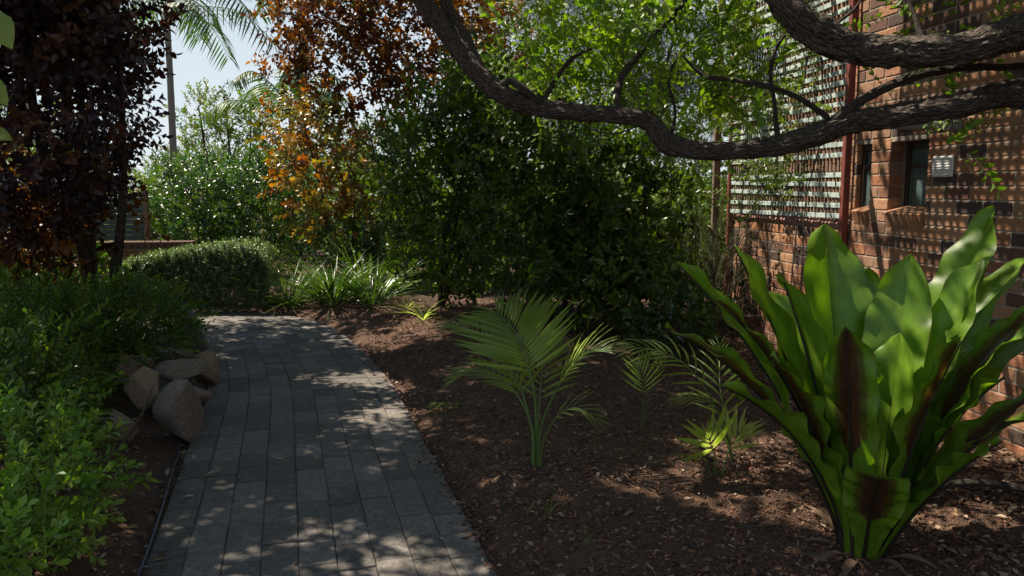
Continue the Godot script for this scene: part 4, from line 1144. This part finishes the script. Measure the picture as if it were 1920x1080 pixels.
func strap(o: Node3D, blade: Array, n: int, rad: float, sz: float, pal: Array) -> void:
	var xf := [[], [], []]; var co := [[], [], []]
	for k in n:
		var az := rf(0, TAU)
		var el := rf(0.55, 1.35)
		var y := Vector3(cos(az) * cos(el), sin(el), sin(az) * cos(el))
		var z := (Vector3.UP - y * y.y).normalized().rotated(y, rf(-0.3, 0.3))
		var s := sz * rf(0.7, 1.15)
		xf[k % 3].append(Transform3D(Basis(y.cross(z) * s, y * s, z * s), Vector3(cos(az), 0, sin(az)) * rf(0, rad)))
		var c: Color = pal[rng.randi() % pal.size()]
		co[k % 3].append(c * rf(0.8, 1.2))
	for j in 3: many("leaves", blade[j], xf[j], co[j], o)

# ---------------------------------------------------------------- bird's nest fern
func fern_tex(sori: bool) -> ImageTexture:
	var im := Image.create(128, 512, false, Image.FORMAT_RGBA8)
	var nz := FastNoiseLite.new()
	nz.seed = 77; nz.frequency = 0.02
	for y in 512:
		for x in 128:
			var a := absf(x - 63.5) / 64.0
			var v := y + a * 46.0                                   # veins run outwards and forwards
			var vein := 0.5 + 0.5 * sin(v * 1.35)
			var bl := nz.get_noise_2d(x * 1.5, y)
			var k := 1.0 + 0.22 * (vein - 0.5) + 0.36 * bl
			var c := Color(0.175 * k, 0.315 * k, 0.025 * k)
			if a > 0.965: c = Color(0.16, 0.2, 0.04)
			if sori:
				var t := y / 512.0
				var edge := 0.60 + 0.12 * nz.get_noise_2d(v * 9.0, 5.0) + 0.06 * sin(v * 2.7)
				var start := 0.42 + 0.03 * nz.get_noise_2d(v * 14.0, 40.0)
				if a > 0.035 and a < edge * smoothstep(start, start + 0.12, t) and t < 0.985:
					if vein > 0.22 or a < edge * 0.6:
						c = Color(0.095 * k, 0.042 * k, 0.022 * k)
			if bl > 0.52 and vein > 0.6: c = c.lerp(Color(0.08, 0.06, 0.02), 0.5)
			im.set_pixel(x, y, c.linear_to_srgb())
	return ImageTexture.create_from_image(im)

func fern() -> void:
	var base := Vector3(1.46, 0.0, -3.17)
	var root := thing("birds_nest_fern", "large bird's nest fern with broad glossy upright fronds beside the brick wall", "fern", on_ground(base.x, base.z))
	var ms := []
	var vi := Image.create(128, 512, false, Image.FORMAT_RGBA8)
	for y in 512:
		for x in 128:
			var a := absf(x - 63.5) / 64.0
			var h := 0.5 + 0.35 * sin((y + a * 46.0) * 1.35) * smoothstep(0.0, 0.15, a) + 0.15 * bumps.get_noise_2d(x * 8.0, y * 5.0)
			vi.set_pixel(x, y, Color(h, h, h))
	var veins := ImageTexture.create_from_image(vi)
	for s in [false, true]:
		var m := StandardMaterial3D.new()
		m.albedo_texture = fern_tex(s)
		m.heightmap_enabled = true
		m.heightmap_texture = veins
		m.heightmap_scale = 0.035
		m.roughness = 0.36
		m.metallic_specular = 0.5
		m.backlight_enabled = true
		m.backlight = Color(0.95, 1.0, 0.35)
		ms.append(m)
	# tip x, y, z, width, spores on the underside, blunt tip, bow
	var fr := [
		[1.40, 1.38, -3.6, 0.31, 0, 0.85, 0.0], [0.94, 1.30, -3.38, 0.21, 0, 0.1, 0.05], [0.72, 1.22, -3.5, 0.18, 0, 0.1, 0.08], [0.60, 1.0, -3.1, 0.19, 1, 0.15, 0.12],
		[1.71, 1.26, -3.42, 0.24, 0, 0.15, 0.04], [2.08, 1.46, -3.46, 0.23, 0, 0.15, 0.05], [2.28, 1.24, -3.52, 0.2, 0, 0.2, 0.1], [2.16, 1.08, -3.2, 0.19, 1, 0.2, 0.1],
		[2.33, 1.0, -3.42, 0.2, 0, 0.2, 0.12], [2.14, 0.70, -3.08, 0.22, 1, 0.2, 0.1], [1.27, 1.02, -3.0, 0.2, 1, 0.7, 0.02], [1.70, 0.97, -2.98, 0.21, 1, 0.95, 0.04],
		[1.33, 0.50, -2.8, 0.22, 1, 0.97, 0.03], [0.82, 1.1, -3.2, 0.19, 1, 0.15, 0.1], [1.5, 1.1, -3.8, 0.22, 0, 0.3, 0.06], [1.15, 1.1, -3.75, 0.2, 0, 0.3, 0.08],
		[1.9, 1.15, -3.8, 0.22, 0, 0.3, 0.08], [1.0, 0.9, -3.05, 0.19, 1, 0.3, 0.08], [1.95, 0.8, -3.1, 0.18, 0, 0.3, 0.1], [1.6, 0.95, -3.25, 0.22, 0, 0.4, 0.0], [1.42, 0.9, -3.2, 0.2, 0, 0.4, 0.0],
		[2.1, 0.95, -3.75, 0.2, 0, 0.3, 0.12], [1.8, 0.62, -2.85, 0.15, 0, 0.5, 0.06], [0.8, 0.8, -2.95, 0.16, 0, 0.2, 0.12], [1.1, 1.2, -3.25, 0.2, 0, 0.25, 0.04], [1.6, 1.18, -3.6, 0.22, 0, 0.4, 0.02], [2.25, 0.85, -2.95, 0.18, 1, 0.2, 0.12], [1.95, 1.25, -3.3, 0.19, 0, 0.2, 0.05], [1.85, 0.9, -3.5, 0.2, 0, 0.3, 0.06]]
	var rows := 34; var half := 4
	for f in fr:
		var tip := Vector3(f[0], f[1], f[2])
		var out := Vector3(tip.x - base.x, 0, tip.z - base.z)
		var od := out.normalized() if out.length() > 0.03 else Vector3(0, 0, 1)
		var p0 := base + od * rf(0.05, 0.09)
		p0.y = ground_h(p0.x, p0.z) - 0.01
		var ln := p0.distance_to(tip)
		var p1 := p0.lerp(tip, 0.5) + Vector3.UP * ln * float(f[6]) * 1.6 - od * ln * float(f[6])
		var g := Geo.new(); var rib := []; var rr := []
		var ph := rf(0, TAU); var fq := rf(30, 46)
		var lean := rf(-0.25, 0.25) if f[3] < 0.3 else 0.0
		for i in rows + 1:
			var t := float(i) / rows
			var c := p0.lerp(p1, t).lerp(p1.lerp(tip, t), t)
			var T := (p1 - p0).lerp(tip - p1, t).normalized()
			var inn := (Vector3.UP - T * T.y)
			inn = (-od - T * T.dot(-od)).normalized() if inn.length() < 0.2 else (inn.normalized() * 0.5 - od).normalized()
			inn = (inn - T * inn.dot(T)).normalized().rotated(T, lean)
			var side := T.cross(inn).normalized()
			var w: float = f[3] * 0.5 * 1.06 * lerpf(0.4, 1.0, smoothstep(0.0, 0.72, t))
			var endk := (t - (0.74 if f[5] < 0.6 or f[5] > 0.9 else 0.66)) / (0.26 if f[5] < 0.6 or f[5] > 0.9 else 0.34)
			if endk > 0.0:
				w *= lerpf(1.0 - pow(endk, 2.0), sqrt(maxf(0.0, 1.0 - pow(endk, 6.0 if f[5] > 0.9 else 2.3))), f[5])
			w = maxf(w, 0.002)
			rib.append(c - inn * 0.004); rr.append(lerpf(0.009, 0.003, t))
			for k in 2 * half + 1:
				var a := (k - half) / float(half)
				var wave := sin(t * fq + ph + (1.3 if a > 0 else 0.0)) * 0.5 + sin(t * fq * 0.43 + ph * 2.0) * 0.5
				var p := c + side * w * a * (1.0 + 0.035 * wave * absf(a)) + inn * (absf(a) * w * 0.34 + a * a * wave * 0.034 * smoothstep(0.15, 0.5, t))
				if f[5] > 0.9 and i == rows: p += T * 0.02 * sin(k * 2.1)
				g.vert(p, inn, Color.WHITE, Vector2(0.5 + 0.5 * a, t))
		var W := 2 * half + 1
		for i in rows:
			for k in W - 1:
				g.quad(i * W + k, i * W + k + 1, (i + 1) * W + k + 1, (i + 1) * W + k)
		g.normals()
		var o := gpart("frond", g, ms[f[4]], root)
		var rg := Geo.new()
		tube(rg, rib, rr, 6)
		part("midrib", rg.mesh(M.rib), o)
	# brown husk at the foot
	for k in 9:
		var az := k * 0.7 + rf(-0.2, 0.2)
		var od := Vector3(cos(az), 0, sin(az))
		var lg := Geo.new()
		leaf(lg, base + od * 0.09 + Vector3(0, 0.03, 0), (od * 0.6 + Vector3(0, rf(0.2, 0.9), 0)).normalized(), Vector3.UP - od, rf(0.12, 0.25), 0.045, 0.3, 0.5, 4)
		lg.normals()
		gpart("dead_leaf", lg, M.husk, root)

# ---------------------------------------------------------------- stones, hose, litter
func rock(size: Vector3, seed_: int) -> Geo:
	var r2 := RandomNumberGenerator.new()
	r2.seed = seed_
	var planes := []
	for i in 9:
		var d := Vector3(r2.randf_range(-1, 1), r2.randf_range(-1, 1), r2.randf_range(-1, 1)).normalized()
		planes.append([d, r2.randf_range(0.45, 0.78)])
	var g := Geo.new()
	var R := 34; var C := 50
	for i in R + 1:
		var th := PI * i / R
		for j in C + 1:
			var ph := TAU * (j % C) / C
			var d := Vector3(sin(th) * cos(ph), cos(th), sin(th) * sin(ph))
			var r := 1.05
			for q in planes:
				var k: float = d.dot(q[0])
				if k > 0.05: r = -log(exp(-r * 140.0) + exp(-q[1] / k * 140.0)) / 140.0 if q[1] / k < 2.5 else r
			r += 0.045 * bumps.get_noise_3dv(d * 130.0 + Vector3.ONE * seed_ * 40.0)
			g.vert(d * r * size, d, Color.WHITE)
	for i in R:
		for j in C:
			g.quad(i * (C + 1) + j, i * (C + 1) + j + 1, (i + 1) * (C + 1) + j + 1, (i + 1) * (C + 1) + j)
	g.normals()
	for i in R + 1:
		var a := i * (C + 1)
		var s := (g.n[a] + g.n[a + C]).normalized()
		g.n[a] = s; g.n[a + C] = s
	return g

func stones() -> void:
	for q in [
		["large angular rock at the path edge, the nearest of the group", -2.06, 0.16, -4.85, 0.17, 0.25, 0.2, 0.3, 1, 3],
		["tan rock left of the largest angular rock", -2.4, 0.26, -5.1, 0.15, 0.18, 0.15, 0.7, 0, 8],
		["reddish low rock half buried in leaf litter below the tan rock", -2.42, 0.08, -4.75, 0.2, 0.13, 0.16, 0.1, 0, 15],
		["flat grey-pink rock lying behind the largest angular rock", -2.33, 0.27, -5.55, 0.24, 0.09, 0.16, 0.15, 1, 21],
		["low rock behind the flat grey-pink rock", -2.62, 0.26, -6.0, 0.2, 0.11, 0.17, 0.5, 1, 27],
		["tan rock wedged between the tan rock and the flat rock", -2.62, 0.3, -5.45, 0.17, 0.14, 0.15, 0.4, 0, 64],
		["brown rock at the path edge beyond the flat grey-pink rock", -2.42, 0.12, -6.15, 0.17, 0.16, 0.16, 0.9, 0, 71],
		["upright blue-grey rock at the path edge farthest from the camera", -3.02, 0.2, -7.45, 0.16, 0.3, 0.18, 0.2, 2, 33]]:
		var g := rock(Vector3(q[4], q[5], q[6]) * 0.92, q[9])
		var o := part("rock", g.mesh(M.rock[q[8]]), self, Transform3D(Basis(Vector3.UP, q[7]), Vector3(q[1], q[2], q[3])))
		tag(o, q[0], "rock", "rocks edging the left bed")
	for q in [[-2.3, 0.1, -5.35, 0.22, 0.16, 0.2, 45, "dark supporting rock wedged under the flat grey-pink rock"], [-2.6, 0.1, -5.8, 0.2, 0.17, 0.2, 51, "dark supporting rock wedged under the low rear rock"], [-2.9, 0.02, -7.0, 0.13, 0.1, 0.14, 52, "small rock at the foot of the upright blue-grey rock"]]:
		tag(part("rock", rock(Vector3(q[3], q[4], q[5]), q[6]).mesh(M.rock[1]), self, Transform3D(Basis.IDENTITY, Vector3(q[0], q[1], q[2]))), q[7], "rock", "rocks edging the left bed")
	var g := limb([[-1.02, 0.012, -1.2, 0.0085], [-1.28, 0.014, -2.2, 0.0085], [-1.5, 0.012, -3.06, 0.0085], [-1.68, 0.012, -3.67, 0.0085], [-1.85, 0.012, -4.2, 0.0085], [-1.95, 0.012, -4.52, 0.0085], [-2.05, 0.0, -4.75, 0.0085]], 8, 6, 0.0)
	tag(part("irrigation_hose", g.mesh(M.hose), self), "thin dark blue irrigation hose along the left edge of the path", "hose")
	var g2 := limb([[1.95, 0.06, -3.72, 0.02], [2.15, 0.11, -3.75, 0.02], [2.35, 0.13, -3.68, 0.02], [2.6, 0.12, -3.5, 0.02], [2.9, 0.1, -3.3, 0.02]], 8, 6, 0.1)
	tag(part("fallen_branch", g2.mesh(M.bark), self), "dark fallen branch on the litter at the right below the wall", "branch")
	for q in [["thin pale stick lying on the mulch left of the fern", [[0.95, 0.05, -3.42, 0.004], [1.08, 0.055, -3.38, 0.004], [1.24, 0.05, -3.42, 0.003]]], ["thin stick on the mulch just in front of the fern", [[1.2, 0.05, -3.12, 0.004], [1.32, 0.06, -3.1, 0.004], [1.42, 0.05, -3.14, 0.003]]], ["bare brown stick leaning in the left shrubs", [[-2.2, 0.02, -3.95, 0.008], [-2.1, 0.12, -3.98, 0.008], [-2.0, 0.3, -4.15, 0.007], [-1.98, 0.45, -4.3, 0.004]]], ["brown twig lying across the left leaf litter", [[-1.95, 0.03, -3.5, 0.006], [-1.75, 0.05, -3.75, 0.006], [-1.7, 0.04, -4.0, 0.004], [-1.55, 0.03, -4.05, 0.003]]]]:
		tag(part("fallen_stick", limb(q[1], 6, 5, 0.1).mesh(M.twig), self), q[0], "stick", "fallen sticks")

func litter() -> void:
	var cg := Geo.new()
	box(cg, Vector3(-0.5, -0.5, -0.5), Vector3(0.5, 0.5, 0.5))
	M.chip = mat(Color.WHITE, 0.9)
	M.chip.vertex_color_use_as_albedo = true
	var chip := cg.mesh(M.chip)
	var lg := Geo.new()
	leaf(lg, Vector3(0, 0, -0.5), Vector3(0, 0, 1), Vector3.UP, 1.0, 0.5, 0.2, 0.15, 3)
	var dead := lg.mesh(M.chip)
	var cx := []; var cc := []; var lx := []; var lc := []
	var cp := [Color(0.10, 0.046, 0.026), Color(0.17, 0.078, 0.04), Color(0.055, 0.028, 0.018), Color(0.22, 0.115, 0.062), Color(0.15, 0.055, 0.028), Color(0.07, 0.04, 0.026), Color(0.26, 0.16, 0.095)]
	var lp := [Color(0.16, 0.085, 0.045), Color(0.21, 0.125, 0.065), Color(0.27, 0.19, 0.12), Color(0.1, 0.055, 0.03), Color(0.19, 0.08, 0.04), Color(0.14, 0.07, 0.035), Color(0.34, 0.27, 0.19)]
	for i in 52000:
		var z := -2.3 - 8.0 * pow(rng.randf(), 1.7)
		var x := rf(-1.5, minf(2.85, 0.75 * -z + 0.5)) if i % 9 else rf(-4.2, -1.1)
		var d := path_dist(x, z)
		if absf(d) < 0.71 and (absf(d) < 0.56 or rng.randf() > pow((absf(d) - 0.56) / 0.15, 2.0)): continue
		var cover := clump.get_noise_3d(x * 1.7, 0.0, z * 1.7)
		if cover < -0.25 and rng.randf() < 0.55: continue
		var p := on_ground(x, z, rf(0.0, 0.012)) if absf(d) > 0.71 else Vector3(x, 0.004, z)
		var s := rf(0.5, 1.4) * (1.8 if i % 31 == 0 else 1.0)
		if i % 11 == 0 or (d < 0.0 and i % 2 == 0) or (x > 1.8 and i % 3 == 0):
			var b := Basis.from_euler(Vector3(rf(-0.45, 0.45), rf(0, TAU), rf(-0.45, 0.45)))
			var k := rf(0.018, 0.045) * (1.0 if d > 0 and x < 1.8 else 1.35)
			lx.append(Transform3D(Basis(b.x * k, b.y * k, b.z * k), p + Vector3(0, 0.006, 0)))
			lc.append(lp[rng.randi() % lp.size()])
		else:
			var b := Basis.from_euler(Vector3(rf(-0.5, 0.5), rf(0, TAU), rf(-0.5, 0.5)))
			cx.append(Transform3D(Basis(b.x * rf(0.008, 0.024) * s * (2.6 if i % 37 == 0 else 1.0), b.y * rf(0.003, 0.007), b.z * rf(0.004, 0.010) * s * (0.45 if i % 37 == 0 else 1.0)), p))
			cc.append(cp[rng.randi() % cp.size()] * rf(0.7, 1.25))
	tag(many("mulch_chips", chip, cx, cc, self), "brown bark mulch chips covering the garden bed", "mulch", "", "stuff")
	tag(many("leaf_litter", dead, lx, lc, self), "dry fallen leaves scattered over the garden beds", "litter", "", "stuff")
	var px := []; var pc := []
	for i in 420:
		var z := rf(-2.2, -9.4)
		var x := rf(-3.4, 0.2)
		var d := path_dist(x, z)
		if absf(d) > 0.72 or (absf(d) < 0.45 and i % 5): continue
		var b := Basis.from_euler(Vector3(rf(-0.2, 0.2), rf(0, TAU), rf(-0.2, 0.2)))
		var k := rf(0.008, 0.03)
		px.append(Transform3D(Basis(b.x * k, b.y * k, b.z * k), Vector3(x, 0.006, z)))
		pc.append(lp[rng.randi() % lp.size()])
	tag(many("path_litter", dead, px, pc, self), "bits of dry leaf scattered on the pavers", "litter", "", "stuff")
